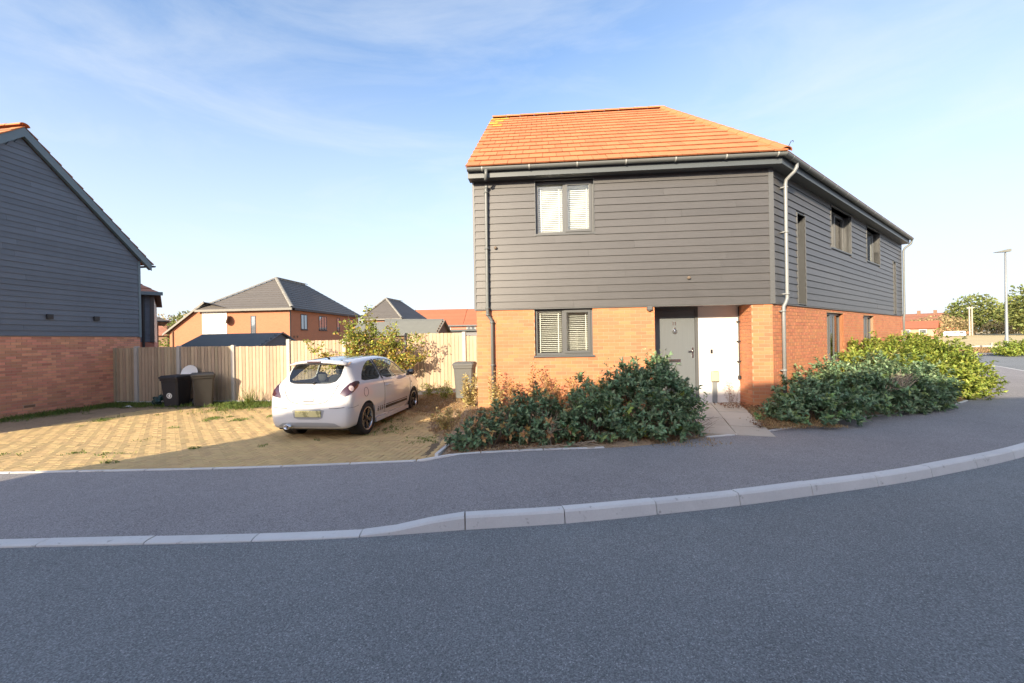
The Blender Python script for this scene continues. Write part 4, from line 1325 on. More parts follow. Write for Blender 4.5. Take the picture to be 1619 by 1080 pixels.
# boarded house behind the left one
hd_ = empty('boarded_house', (-16.55 - 7.0 * math.cos(rad(40)), 19.0 - 7.0 * math.sin(rad(40)), 0), rad(40), 'boarded house corner with red hipped roof peeping out behind the left house', 'house')
W3 = 7.0
MB().box(0, W3 + .02, .02, 9, -0.3, 1.92).build('brick_wall', M['brick_red'], hd_)
u3 = MB().box(0, W3, 0.03, 9, 1.92, 4.12).build('upper_wall', M['trim_blue'], hd_)
boards_on(u3, ((0, 0.03), 0), 2.0, W3, 1.92, 4.12, [], M['clad_blue'], 0.153, 0.004, 9)
frustum_roof(hd_, -.25, W3 + .25, -.25, 9.25, 4.16, 6.6, 3.3, 3.7, 4.4, 4.6, M['tile_brown'], 11)
MB().box(-.4, W3 + .35, -.40, -.28, 4.05, 4.2).build('fascia', M['trim_blue'], hd_)
MB().tube([(W3 - .35, -.1, 4.1), (W3 - .35, -.1, 0.5)], 0.05, 8).build('downpipe', M['black_pl'], hd_)
MB().box(W3 - .12, W3 + .03, -.03, .02, 1.9, 4.1).build('corner_trim', M['clad'], hd_)

he = empty('brick_house', (-23.2 - 6.0 * math.cos(rad(42)), 27.0 - 6.0 * math.sin(rad(42)), 0), rad(42), 'sliver of a brick house with dark eaves between the left houses', 'house')
MB().box(0, 6.0, 0, 7, -.3, 3.3).build('wall', M['brick_red'], he)
frustum_roof(he, -.4, 6.55, -.4, 7.4, 3.3, 5.4, 2.9, 3.1, 3.4, 3.6, M['tile_grey'], 10)

hf = empty('bungalow', (-57.0, 58, 0), rad(-4.5), 'distant brown bungalow with a small white window', 'house')
MB().box(0, 9, 0, 8, -.3, 3.1).build('wall', M['wood_dark'], hf)
frustum_roof(hf, -.5, 9.5, -.5, 8.5, 3.1, 5.6, 2.5, 5.0, 4, 4, M['tile_brown'], 10)
bg_window(hf, ((0, 0), 0), 5.4, 7.2, 1.6, 2.9, 2, M['white_pl'])


# sheds
def shed(name, loc, rz, W, D, ze, zr, label, wall_m, felt_m, ridge='x'):
    e = empty(name, loc, rz, label, 'shed')
    w = MB()
    if ridge == 'x':
        w.box(0, W, 0, D, -.2, ze); w.prism([(0, ze), (D, ze), (D / 2, zr - .04)], 0, W, 'x')
        wo = w.build('wall', wall_m, e)
        r = MB()
        for s in (0, 1):
            y0, y1 = (-.15, D / 2) if s == 0 else (D + .15, D / 2)
            z0 = ze - .15 * (zr - ze) / (D / 2)
            r.add([(-.12, y0, z0), (W + .12, y0, z0), (W + .12, y1, zr), (-.12, y1, zr), (-.12, y0, z0 - .04), (W + .12, y0, z0 - .04), (W + .12, y1, zr - .04), (-.12, y1, zr - .04)],
                  [(0, 1, 2, 3), (4, 7, 6, 5), (0, 4, 5, 1), (1, 5, 6, 2), (0, 3, 7, 4)])
        r.build('roof', felt_m, e)
        # gable boards and barge
        b = MB().prism([(-.17, ze - .12), (D / 2, zr + .01), (D + .17, ze - .12), (D + .17, ze - .0), (D / 2, zr + .03), (-.17, ze - .0)][::1], W + .12, W + .14, 'x')
        b.build('barge_board', wall_m, e)
        k = 0
        z = ze - 1.2
        while z < zr - .1:
            hwid = D / 2 if z < ze else D / 2 * (zr - z) / (zr - ze)
            MB().box(W, W + .018, D / 2 - hwid + .02, D / 2 + hwid - .02, z, z + .11).build('shed_board', wall_m, wo)
            z += .12
    return e
shed('garden_shed', (-13.9, 17.2, 0), rad(-4.5), 3.55, 2.6, 1.66, 2.22, 'long low garden shed with black felt roof behind the fence', M['wood_grey'], M['felt'])
shed('garden_shed', (-7.6, 19.2, 0), rad(-4.5), 4.15, 2.4, 2.12, 2.72, 'brown garden shed with green grey felt roof left of the corner house', M['wood_dark'], M['felt_green'])
shed('garden_shed', (-7.2, 24.0, 0), rad(20), 3.4, 3.4, 2.2, 3.15, 'steep roofed shed rising behind the brown shed', M['wood_grey'], M['felt_green'])
fb = empty('garden_shed', (-3.75, 22.0, 0), rad(-4.5), 'low blue grey shed with flat roof beside the corner house', 'shed')
MB().box(0, 4.5, 0, 2.4, -.2, 2.22).build('wall', M['wood_grey'], fb)
MB().box(-.12, 4.6, -.15, 2.5, 2.22, 2.32).build('roof', M['felt'], fb)
fc = MB()
for k in range(5): MB().box(.02, 4.48, -.02, 0, 1.3 + k * .17, 1.45 + k * .17).build('shed_board', M['wood_grey'], fb)
dish('satellite_dish', tuple(ha.matrix_world @ Vector((0, 0, 0)))[:0] or (-25.7, 37.25, 3.95), 0.42, rad(-60), 'grey satellite dish on the wall of the hipped house', 'satellite dish', 15, M['tile_cap'])

# ------------------------------------------------------------------ fence
fence = empty('fence', (0, 0, 0), 0, 'weathered closeboard fence with concrete posts behind the drive', 'fence')
posts = [(-13.12, 13.58), (-12.33, 13.51), (-10.87, 13.43), (-9.03, 13.33), (-7.16, 13.19), (-5.31, 13.05), (-3.34, 12.91), (-1.49, 12.79), (0.3, 12.6)]
tops = [1.68, 1.70, 1.69, 1.67, 1.82, 1.83, 1.98, 1.88]
for i, (p, q) in enumerate(zip(posts, posts[1:])):
    a = Vector((*p, 0)); b = Vector((*q, 0)); t = (b - a).normalized(); ang_ = math.atan2(t.y, t.x); Ln_ = (b - a).length
    zb = (G(*p) + G(*q)) / 2 - 0.03
    gbm = MB().cbox(0.06, Ln_ - 0.06, -0.025, 0.025, zb - .05, zb + 0.12, 0.004)
    gbm.build('gravel_board', M['concrete'], fence, (*p, 0), ang_)
    n = max(3, int(round((Ln_ - 0.12) / 0.115)))
    pw = (Ln_ - 0.12) / n
    zt_ = tops[i]
    for k in range(n):
        x0 = 0.06 + k * pw
        dz = random.uniform(-0.006, 0.006)
        mb = MB().add([(x0, -0.010, zb + .12), (x0 + pw - .007, -0.020, zb + .12), (x0 + pw - .007, -0.004, zb + .12), (x0, -0.004, zb + .12),
                       (x0, -0.010, zt_ + dz), (x0 + pw - .007, -0.020, zt_ + dz), (x0 + pw - .007, -0.004, zt_ + dz), (x0, -0.004, zt_ + dz)],
                      [(0, 3, 2, 1), (4, 5, 6, 7), (0, 1, 5, 4), (1, 2, 6, 5), (2, 3, 7, 6), (3, 0, 4, 7)])
        mb.build('fence_board', M['wood'], fence, (*p, 0), ang_)
    rl_ = MB()
    for z in (zb + .35, zb + 1.0, zt_ - .2): rl_.box(0.05, Ln_ - .05, 0, .04, z, z + .07)
    rl_.build('rail', M['wood'], fence, (*p, 0), ang_)
for i, p in enumerate(posts[:-1]):
    zt_ = max(tops[i], tops[i - 1] if i else 0) + (0.03 if i != 4 else 0.06)
    if i == 0:
        MB().box(-.04, .04, -.05, .03, -.2, 1.70).build('post', M['wood'], fence, (*p, 0), rad(-6)); continue
    hw_ = .055 if i != 6 else .022
    pm = MB().cbox(-hw_, hw_, -.06, .05, -.25, zt_, 0.015)
    pm.build('post', M['concrete'] if i != 6 else M['wood_grey'], fence, (*p, 0), rad(-7))


# ------------------------------------------------------------------ bins
def wheelie(name, loc, rz, label, m, h=1.06, w=0.57, d=0.72, lid_m=None, emblem=False):
    e = empty(name, loc, rz, label, 'wheelie bin', 'wheelie bins on the drive')
    b = MB()
    w0, d0 = w * .80, d * .72
    hb_ = h * .90
    def ring(ww, y0, y1, z, c=.04):
        return [(-ww / 2 + c, y0, z), (ww / 2 - c, y0, z), (ww / 2, y0 + c, z), (ww / 2, y1 - c, z), (ww / 2 - c, y1, z), (-ww / 2 + c, y1, z), (-ww / 2, y1 - c, z), (-ww / 2, y0 + c, z)]
    rings = [ring(w0, -d0 / 2, d0 / 2, .03), ring(w0 * 1.02, -d0 / 2, d0 / 2, .10), ring(w * .95, -d * .46, d * .44, hb_ - .08), ring(w, -d * .5, d * .46, hb_ - .07), ring(w * 1.02, -d * .51, d * .47, hb_)]
    b.add([p for r in rings for p in r], [(i * 8 + k, i * 8 + (k + 1) % 8, (i + 1) * 8 + (k + 1) % 8, (i + 1) * 8 + k) for i in range(4) for k in range(8)] + [tuple(range(8))[::-1], tuple(range(32, 40))])
    b.build('body', m, e)
    l = MB()
    lr = [ring(w * 1.06, -d * .54, d * .48, hb_ + .004), ring(w * 1.06, -d * .54, d * .48, hb_ + .04), ring(w * .92, -d * .44, d * .42, hb_ + .085)]
    l.add([p for r in lr for p in r], [(i * 8 + k, i * 8 + (k + 1) % 8, (i + 1) * 8 + (k + 1) % 8, (i + 1) * 8 + k) for i in range(2) for k in range(8)] + [tuple(range(8))[::-1], tuple(range(16, 24))])
    lo = l.build('lid', lid_m or m, e)
    hn = MB().tube([(-w * .40, d * .46, hb_ - .02), (-w * .40, d * .58, hb_ + .0), (w * .40, d * .58, hb_ + .0), (w * .40, d * .46, hb_ - .02)], .016, 8)
    hn.build('handle', m, e)
    for s in (-1, 1):
        wh = MB(); wh.lathe([(0.03, -.03), (.10, -.03), (.10, .03), (.03, .03)], 18, Matrix.Translation((s * (w0 / 2 + .01), d0 / 2 + .02, .10)) @ Matrix.Rotation(rad(90), 4, 'Y'))
        wh.build('wheel', M['black_pl'], e)
    MB().tube([(-w0 / 2, d0 / 2 + .02, .10), (w0 / 2, d0 / 2 + .02, .10)], .012, 6).build('axle', M['steel'], e)
    if emblem:
        em = MB()
        c = Vector((0, -d * .485 + .075, .30))
        nf = Matrix.Translation((0, -d0 / 2 - .034, .36)) @ Matrix.Rotation(rad(90 + 5), 4, 'X')
        em.lathe([(.085, 0.0), (.085, .004), (.062, .004), (.062, 0)], 24, nf)
        pts = [(-.035, -.045), (.02, -.05), (.04, -.01), (.035, .045), (-.005, .05), (-.035, .015), (-.02, -.01)]
        em.prism(pts, 0.0, 0.004, 'z', nf)
        em.build('emblem', M['white_pl'], e)
    return e
wheelie('wheelie_bin', (-10.50, 12.86, G(-10.5, 12.86)), rad(-2), 'black wheelie bin with round white emblem against the fence', M['bin_black'], .99, .56, .70, emblem=True)
wheelie('wheelie_bin', (-9.60, 12.74, G(-9.6, 12.74)), rad(38), 'brown grey wheelie bin right of the black bin', M['bin_brown'], 1.06)
wheelie('wheelie_bin', (-1.30, 11.25, G(-1.3, 11.2) + .06), rad(-3), 'grey wheelie bin beside the corner house wall', M['bin_grey'], 1.0, .55, .66)
dish('white_dish', (-10.40, 13.28, 0.82), 0.27, rad(0), 'discarded white dish propped behind the two bins', 'dish', 12, None, False)
bag = MB()
for k in range(9):
    c = Vector((-11.10 + random.uniform(-.16, .14), 12.90 + random.uniform(-.1, .1), G(-11.4, 13.2) + .08 + random.uniform(0, .32) * (1 - k / 12)))
    r = random.uniform(.07, .13)
    bag.lathe([(0.0, -r), (r * .7, -r * .7), (r, 0.1 * r), (r * .6, r * .75), (0, r)], 9, Matrix.Translation(c) @ Matrix.Rotation(random.uniform(0, 3), 4, 'X') @ Matrix.Diagonal((1, random.uniform(.6, 1), random.uniform(.7, 1), 1)))
bag.v = [(x + random.uniform(-.02, .02), y + random.uniform(-.02, .02), z + random.uniform(-.02, .02)) for x, y, z in bag.v]
tag(bag.build('rubbish_bag', mat('dark_green_plastic', (0.02, 0.05, 0.048), 0.3, noise=(14, 0.4))), 'crumpled dark green plastic bag left of the black bin', 'bag')
lt_ = MB().add([(-12.0, 12.55, G(-12, 12.5) + .02), (-11.8, 12.48, G(-12, 12.5) + .06), (-11.66, 12.6, G(-12, 12.5) + .02), (-11.86, 12.72, G(-12, 12.5) + .07)], [(0, 1, 3), (1, 2, 3)])
tag(lt_.build('paper_litter', M['white_pl']), 'crumpled white paper lying on the verge by the left house', 'litter')
# ================================================================== the white hatchback
M['paint'] = mat('white_car_paint', (0.60, 0.60, 0.615), 0.15, coat=1.0, spec=0.5)
M['tyre'] = mat('tyre_rubber', (0.018, 0.018, 0.019), 0.8, noise=(60, 0.2))
M['rim'] = mat('black_alloy', (0.035, 0.037, 0.042), 0.25, metal=0.5, coat=0.5)
M['rim_edge'] = mat('machined_alloy', (0.55, 0.56, 0.58), 0.25, metal=0.9)
M['car_glass'] = glass_mat('car_glass', (0.82, 0.88, 0.85), 1.0)
M['car_glass_dark'] = glass_mat('dark_car_glass', (0.45, 0.48, 0.46), 1.0)
M['lamp_red'] = mat('smoked_red_lamp', (0.055, 0.020, 0.026), 0.08, coat=1.0, noise=(9, 0.25))
M['lamp_clear'] = mat('clear_lamp', (0.55, 0.42, 0.40), 0.12, coat=1.0)
M['gloss_black'] = mat('gloss_black', (0.018, 0.02, 0.024), 0.08, coat=1.0)
M['seat'] = mat('seat_cloth', (0.06, 0.06, 0.066), 0.9)
M['plate'] = mat('yellow_plate', (0.62, 0.56, 0.28), 0.35, spots=(9, 0.52, (0.22, 0.20, 0.08), 0.75), coords='object')
M['badge'] = mat('dull_chrome', (0.16, 0.16, 0.17), 0.3, metal=0.2)
M['seam'] = mat('dark_seam', (0.06, 0.06, 0.065), 0.6)
M['grey_bumper'] = mat('grey_bumper', (0.30, 0.31, 0.33), 0.5)

car = empty('hatchback_car', (-3.75, 8.35, -0.105), rad(-7.5), 'white three door hatchback with black side stripe and smoked lamps on the drive', 'car')
car.scale = (1, 1, 1.05)
# car frame: x right, y forward with 0 at the rear axle, z up.  Stations measured forward from the middle of the car.
YO = 1.33
ST = [  # y, top, bottom, half width, belt, roof half width
    (-2.00, .60, .36, .66, .56, .54), (-1.985, .70, .30, .73, .66, .60), (-1.96, .82, .25, .775, .77, .62), (-1.92, .95, .22, .805, .86, .605), (-1.87, 1.03, .21, .825, .93, .585),
    (-1.80, 1.145, .21, .835, .97, .565), (-1.72, 1.27, .21, .842, .99, .555), (-1.64, 1.375, .21, .847, 1.0, .55), (-1.54, 1.425, .21, .85, 1.003, .555), (-1.2, 1.458, .20, .855, 1.0, .57),
    (-.8, 1.482, .20, .857, .988, .58), (-.4, 1.490, .20, .857, .97, .585), (0, 1.478, .20, .857, .955, .58), (.3, 1.447, .20, .857, .945, .57), (.55, 1.385, .20, .857, .94, .565),
    (.8, 1.28, .20, .856, .932, .57), (1.0, 1.16, .20, .853, .925, .60), (1.15, 1.06, .20, .848, .915, .65), (1.3, 1.0, .20, .84, .90, .68), (1.55, .93, .20, .815, .845, .65),
    (1.75, .845, .20, .765, .755, .58), (1.88, .74, .21, .69, .66, .50), (1.96, .61, .25, .59, .54, .43), (1.995, .50, .32, .50, .46, .36)]
half = []
for (y, zt, zb, w, be, wr) in ST:
    be = min(be, zt - 0.03)
    ze = zt - min(0.065, (zt - be) * 0.35)
    zw = zb + (be - zb) * 0.62
    half.append([(0, zb), (w * .55, zb), (w - .11, zb), (w - .045, zb + .05), (w - .012, zb + (be - zb) * .28), (w, zw), (w - .008, zb + (be - zb) * .84), (w - .035, be - .015),
                 (w - .07 if zt - be > .15 else w - .06, be + .02 if zt - be > .1 else be + .008), ((w - .07) * .42 + wr * .58, be + (ze - be) * .60), (wr, ze), (wr - .10, zt - (zt - ze) * .35), (wr * .5, zt - .004), (0, zt)])
bm = bmesh.new()
rows_ = []
for (st, hp) in zip(ST, half):
    y = st[0] + YO
    full = [(x, z) for x, z in hp] + [(-x, z) for x, z in hp[-2:0:-1]]
    rows_.append([bm.verts.new((x, y, z)) for x, z in full])
nr = len(rows_[0])
for a, b in zip(rows_, rows_[1:]):
    for i in range(nr):
        bm.faces.new((a[i], a[(i + 1) % nr], b[(i + 1) % nr], b[i]))
bm.faces.new(rows_[0][::-1]); bm.faces.new(rows_[-1])
bmesh.ops.recalc_face_normals(bm, faces=bm.faces)
body_me = bpy.data.meshes.new('body'); bm.to_mesh(body_me); bm.free()
body_me.materials.append(M['paint'])
tmp = bpy.data.objects.new('tmp_body', body_me); COL.objects.link(tmp)
ss = tmp.modifiers.new('s', 'SUBSURF'); ss.levels = 2; ss.render_levels = 2
bpy.context.view_layer.update()
dg = bpy.context.evaluated_depsgraph_get()
outer = bpy.data.meshes.new_from_object(tmp.evaluated_get(dg))
BVH = BVHTree.FromPolygons([v.co.copy() for v in outer.vertices], [tuple(p.vertices) for p in outer.polygons])

def cutter(polys):
    mb = MB()
    for poly, h0, h1, ax in polys: mb.prism(poly, h0, h1, ax)
    me = mb.mesh('cut', None)
    b = bmesh.new(); b.from_mesh(me); bmesh.ops.recalc_face_normals(b, faces=b.faces); b.to_mesh(me); b.free()
    o = bpy.data.objects.new('tmp_cut', me); COL.objects.link(o); return o
def rnd_poly(P, n=4):
    """round a polygon's corners a little by Chaikin cuts"""
    for _ in range(n - 2):
        Q = []
        for i in range(len(P)):
            a, b = Vector(P[i]), Vector(P[(i + 1) % len(P)])
            Q += [tuple(a.lerp(b, .14)), tuple(a.lerp(b, .86))]
        P = Q
    return P
quarter = [(-1.44, 1.035), (-1.28, 1.17), (-1.08, 1.295), (-.86, 1.375), (-.66, 1.40), (-.575, 1.005)]
doorw = [(-.51, 1.0), (-.59, 1.402), (-.25, 1.408), (.05, 1.385), (.35, 1.325), (.60, 1.225), (.80, 1.09), (.93, .985)]
rearw = [(-.36, 1.02), (.36, 1.02), (.48, 1.055), (.535, 1.15), (.53, 1.32), (.47, 1.352), (-.47, 1.352), (-.53, 1.32), (-.535, 1.15), (-.48, 1.055)]
frontw = [(-.52, 1.06), (.52, 1.06), (.50, 1.37), (-.50, 1.37)]
qv = rnd_poly([(a + YO, b) for a, b in quarter], 3); dv = rnd_poly([(a + YO, b) for a, b in doorw], 3)
RA, FA, WR = 0.0, 2.51, 0.345
circ = lambda c, r: [(c + r * math.cos(t), .305 + r * math.sin(t)) for t in np.linspace(0, 2 * math.pi, 28, endpoint=False)]
cuts_ = [cutter([(qv, -1.2, 1.2, 'x')]), cutter([(dv, -1.2, 1.2, 'x')]), cutter([([(a, b) for a, b in rnd_poly(rearw, 3)], -2.2 + YO, -1.45 + YO, 'y')]), cutter([(frontw, .5 + YO, 1.35 + YO, 'y')])]
for yc in (RA, FA):
    cuts_.append(cutter([(circ(yc, WR), .56, 1.2, 'x')])); cuts_.append(cutter([(circ(yc, WR), -1.2, -.56, 'x')]))
so_ = tmp.modifiers.new('th', 'SOLIDIFY'); so_.thickness = 0.025; so_.offset = -1
for c in cuts_:
    b_m = tmp.modifiers.new('b', 'BOOLEAN'); b_m.operation = 'DIFFERENCE'; b_m.solver = 'EXACT'; b_m.object = c
bpy.context.view_layer.update()
dg = bpy.context.evaluated_depsgraph_get()
shell = bpy.data.meshes.new_from_object(tmp.evaluated_get(dg))
for c in cuts_: bpy.data.objects.remove(c)
bpy.data.objects.remove(tmp)
shell.name = 'body'
shell.materials.clear(); shell.materials.append(M['paint'])
shell.shade_smooth()
try: shell.set_sharp_from_angle(angle=rad(40))
except Exception: pass
body = obj('body', shell, car)


def patch(name, poly, to3, direction, m, off=0.004, parent=None, res=0.035, smooth_=True):
    """flat outline dropped on the body surface along a direction"""
    direction = Vector(direction).normalized()
    P = []
    for i in range(len(poly)):
        a, b = Vector(poly[i]), Vector(poly[(i + 1) % len(poly)])
        n = max(1, int((b - a).length / res))
        P += [a.lerp(b, k / n) for k in range(n)]
    n0 = len(P)
    xs_ = [p.x for p in P]; ys_ = [p.y for p in P]
    pl = [(p.x, p.y) for p in P]
    for x in np.arange(min(xs_) + res * .5, max(xs_), res):
        for y in np.arange(min(ys_) + res * .5, max(ys_), res):
            if poly_inside(pl, x, y): P.append(Vector((x, y)))
    v2, e2, f2, *_ = delaunay_2d_cdt(P, [(i, (i + 1) % n0) for i in range(n0)], [], 1, 1e-5)
    vs_, ok = [], []
    for p in v2:
        o = Vector(to3(p.x, p.y))
        hit, nrm_, i_, d_ = BVH.ray_cast(o, direction)
        if hit is None:
            h2, n2, _, _ = BVH.find_nearest(o + direction * 1.0)
            hit, nrm_ = h2, n2
        vs_.append(hit + nrm_ * off if nrm_.dot(direction) < 0 else hit - nrm_ * off)
    mb = MB().add(vs_, [tuple(f) for f in f2])
    return mb.build(name, m, parent or car, smooth=smooth_)


def seam(name, pts, to3, direction, m, r=0.0035, off=0.0, parent=None):
    direction = Vector(direction).normalized()
    out = []
    for i in range(len(pts) - 1):
        a, b = Vector(pts[i]), Vector(pts[i + 1])
        n = max(2, int((b - a).length / 0.04))
        for k in range(n + (i == len(pts) - 2)):
            p = a.lerp(b, k / n)
            hit, nn, _, _ = BVH.ray_cast(Vector(to3(p.x, p.y)), direction)
            if hit is not None: out.append(hit + nn * off)
    if len(out) > 1:
        return MB().tube(out, r, 5).build(name, m, parent or car)


side3 = lambda s: (lambda a, b: (s * 1.5, a + YO, b))
rear3 = lambda a, b: (a, -3.0 + YO, b)
for s in (-1, 1):
    dirv = (-s, 0, 0)
    patch('side_window', rnd_poly(quarter, 3), side3(s), dirv, M['car_glass_dark'], -0.008)
    patch('side_window', rnd_poly(doorw, 3), side3(s), dirv, M['car_glass'], -0.008)
    patch('pillar_trim', [(-.575, 1.0), (-.66, 1.405), (-.585, 1.405), (-.505, 1.0)], side3(s), dirv, M['gloss_black'], 0.003)
    door_p = [(-.54, 1.0), (-.56, .62), (-.555, .30), (-.3, .27), (.70, .27), (.86, .34), (.93, .60), (.95, .96)]
    seam('door_seam', door_p, side3(s), dirv, M['gloss_black'], 0.005, 0.0)
    # stripe with four bars at the back
    patch('stripe', [(-.50, .365), (.72, .375), (.735, .425), (-.50, .43)], side3(s), dirv, M['gloss_black'], 0.003)
    patch('stripe', [(-.50, .445), (.74, .447), (.745, .46), (-.50, .46)], side3(s), dirv, M['gloss_black'], 0.003)
    for k in range(4):
        x = -.60 - k * .095
        patch('stripe_bar', [(x, .37), (x + .05, .37), (x + .05, .43), (x, .43)], side3(s), dirv, M['gloss_black'], 0.003)
        patch('stripe_bar', [(x, .445), (x + .05, .445), (x + .05, .46), (x, .46)], side3(s), dirv, M['gloss_black'], 0.003)
    # handle
    h = BVH.ray_cast(Vector((s * 1.5, -.40 + YO, .86)), Vector((-s, 0, 0)))[0]
    hm = MB().tube([(h.x - s * .005, h.y - .09, h.z - .005), (h.x + s * .03, h.y - .06, h.z), (h.x + s * .032, h.y + .06, h.z), (h.x - s * .005, h.y + .09, h.z - .005)], 0.013, 8)
    hm.build('door_handle', M['paint'], car, smooth=True)
    # mirror
    mm = MB()
    mm.lathe([(0, -.09), (.05, -.075), (.085, -.03), (.09, .02), (.06, .07), (0, .09)], 14, Matrix.Translation((s * .93, .80 + YO - .02, 1.035)) @ Matrix.Rotation(rad(90), 4, 'X') @ Matrix.Diagonal((1.15, .82, .8, 1)))
    mm.tube([(s * .80, .82 + YO, .97), (s * .90, .80 + YO, .99)], .03, 8)
    mo = mm.build('door_mirror', M['gloss_black'], car, smooth=True)
    # rear lamp
    dl_ = Vector((-s * .70, .72, 0)).normalized(); hv = Vector((s * .72, .70, 0))
    base = Vector((0, -1.9 + YO, 0)) - dl_ * 1.5
    lp = [(-.0, 0)]
    def to3l(a, b, base=base, hv=hv): return tuple(Vector((base.x, base.y, 0)) + hv * a + Vector((0, 0, b)))
    lpoly = [(.36, .775), (.47, .795), (.62, .865), (.75, .95), (.81, 1.01), (.785, 1.04), (.70, 1.045), (.58, 1.01), (.47, .93), (.39, .84)]
    lo_ = patch('rear_lamp', rnd_poly(lpoly, 3), to3l, dl_, M['lamp_red'], 0.010)
    patch('reversing_lamp', [(.60 + .045 * math.cos(t), .93 + .045 * math.sin(t)) for t in np.linspace(0, 2 * math.pi, 14, endpoint=False)], to3l, dl_, M['lamp_clear'], 0.013, lo_)
    # head lamp, unseen from behind
    hl = Vector((-s * .45, -.9, 0)).normalized(); hv2 = Vector((s * .9, -.45, 0))
    base2 = Vector((0, 1.7 + YO, 0)) - hl * 1.5
    patch('headlamp', [(.35, .62), (.72, .70), (.92, .86), (.80, .87), (.52, .78), (.36, .70)], lambda a, b: tuple(Vector((base2.x, base2.y, 0)) + hv2 * a + Vector((0, 0, b))), hl, M['lamp_clear'], 0.006)
    # bumper crease and the seam of the bumper
    seam('bumper_seam', [(-1.95, .60), (-1.80, .60), (-1.68, .615)], side3(s), dirv, M['seam'], 0.004)
    seam('bumper_crease', [(s * .42, .595), (s * .55, .60), (s * .72, .615)], rear3, (0, 1, 0), M['seam'], 0.006)
    sk_ = MB().box(s * .80 - .035, s * .80 + .035, -.95 + YO, .82 + YO, .17, .25)
    sk_.build('side_skirt', M['paint'], car)
# fuel flap on the right
cir = lambda c, d, r, n=20: [(c + r * math.cos(t), d + r * math.sin(t)) for t in np.linspace(0, 2 * math.pi, n, endpoint=False)]
seam('fuel_flap', cir(-1.38, .82, .085) + [cir(-1.38, .82, .085)[0]], side3(1), (-1, 0, 0), M['seam'], 0.005)
patch('side_repeater', cir(1.02, .78, .022, 10), side3(1), (-1, 0, 0), M['black_pl'], .004)
patch('rear_window', rnd_poly(rearw, 3), rear3, (0, 1, 0), M['car_glass'], -0.006)
patch('windscreen', frontw, lambda a, b: (a, 3 + YO, b), (0, -1, 0), M['car_glass'], -0.006)
patch('roof_panel', rnd_poly([(-.43, -1.42 + YO), (.43, -1.42 + YO), (.44, .28 + YO), (-.44, .28 + YO)], 3), lambda a, b: (a, b, 3), (0, 0, -1), M['gloss_black'], 0.003, res=.06)
# hatch seam, badge, grip, plate
hs = [(-.545, 1.0), (-.50, .88), (-.43, .77), (-.34, .705), (-.18, .675), (0, .67), (.18, .675), (.34, .705), (.43, .77), (.50, .88), (.545, 1.0)]
seam('hatch_seam', hs, rear3, (0, 1, 0), M['seam'], 0.008, 0.001)
bd = patch('badge_ring', cir(0, .90, .066), rear3, (0, 1, 0), M['badge'], .006, res=.02)
patch('badge_face', cir(0, .90, .045), rear3, (0, 1, 0), M['paint'], .009, bd, .02)
patch('badge_emblem', [(-.030, .878), (.0, .882), (.030, .91), (.014, .922), (-.012, .912), (-.030, .920), (-.02, .898)], rear3, (0, 1, 0), M['badge'], .012, bd, .02)
g0 = BVH.ray_cast(Vector((0, -3 + YO, .745)), Vector((0, 1, 0)))[0]
gm = MB().cbox(-.115, .115, -.028, .028, 0, .03, .01, Matrix.Translation((0, g0.y + .01, .745)) @ Matrix.Rotation(rad(90), 4, 'X'))
gm.build('hatch_grip', M['paint'], car)
MB().box(-.10, .10, g0.y - .012, g0.y + .02, .705, .716).build('grip_slot', M['gloss_black'], car)
patch('plate_recess', rnd_poly([(-.33, .585), (.33, .585), (.28, .40), (-.28, .40)], 3), rear3, (0, 1, 0), M['grey_bumper'], .002)
p0 = BVH.ray_cast(Vector((0, -3 + YO, .50)), Vector((0, 1, 0)))[0]
MB().cbox(-.26, .26, -.056, .056, 0, .012, .004, Matrix.Translation((0, p0.y - .004, .50)) @ Matrix.Rotation(rad(90), 4, 'X')).build('number_plate', M['plate'], car)
patch('diffuser', rnd_poly([(-.66, .255), (.66, .255), (.50, .345), (-.50, .345)], 3), rear3, (0, 1, 0), M['grey_bumper'], .004)
ex = MB(); ex.lathe([(.03, -.1), (.042, -.1), (.042, .14), (.034, .14), (.034, -.08), (0, -.08)], 16, Matrix.Translation((-.40, -1.93 + YO, .275)) @ Matrix.Rotation(rad(90), 4, 'X') @ Matrix.Diagonal((1.5, 1, 1, 1)))
ex.build('exhaust', M['chrome'], car, smooth=True)
# spoiler with the high brake lamp
sp = MB()
ns = 13
for i in range(ns):
    t = -1 + 2 * i / (ns - 1)
    x = .575 * t; k = 1 - .10 * t * t
    zz = 1.435 - .055 * t * t; yb = -1.80 + .10 * t * t
    sp.v += [(x, -1.42 + YO, zz + .012), (x, -1.60 + YO, zz + .016), (x, yb + .02 + YO, zz - .008), (x, yb + YO, zz - .024), (x, yb + .03 + YO, zz - .045), (x, -1.55 + YO, zz - .05)]
for i in range(ns - 1):
    sp.f += [(i * 6 + a, i * 6 + (a + 1) % 6, (i + 1) * 6 + (a + 1) % 6, (i + 1) * 6 + a) for a in range(6)]
sp.f += [tuple(range(6))[::-1], tuple(range((ns - 1) * 6, ns * 6))]
spo = sp.build('spoiler', M['paint'], car, smooth=True)
MB().box(-.14, .14, -1.806 + YO, -1.78 + YO, 1.402, 1.424).build('brake_lamp', M['lamp_red'], spo)
MB().tube([(0.02, -1.30 + YO, 1.45), (0.02, -1.36 + YO, 1.475), (.02, -1.50 + YO, 1.50)], [.02, .012, .005], 8).build('aerial', M['black_pl'], car)
wp = MB()
w0 = BVH.ray_cast(Vector((.06, -3 + YO, 1.03)), Vector((0, 1, 0)))[0]
wp.tube([(w0.x, w0.y - .02, 1.035), (-.16, w0.y - .03, 1.05), (-.38, w0.y - .015, 1.06)], [.016, .011, .008], 6)
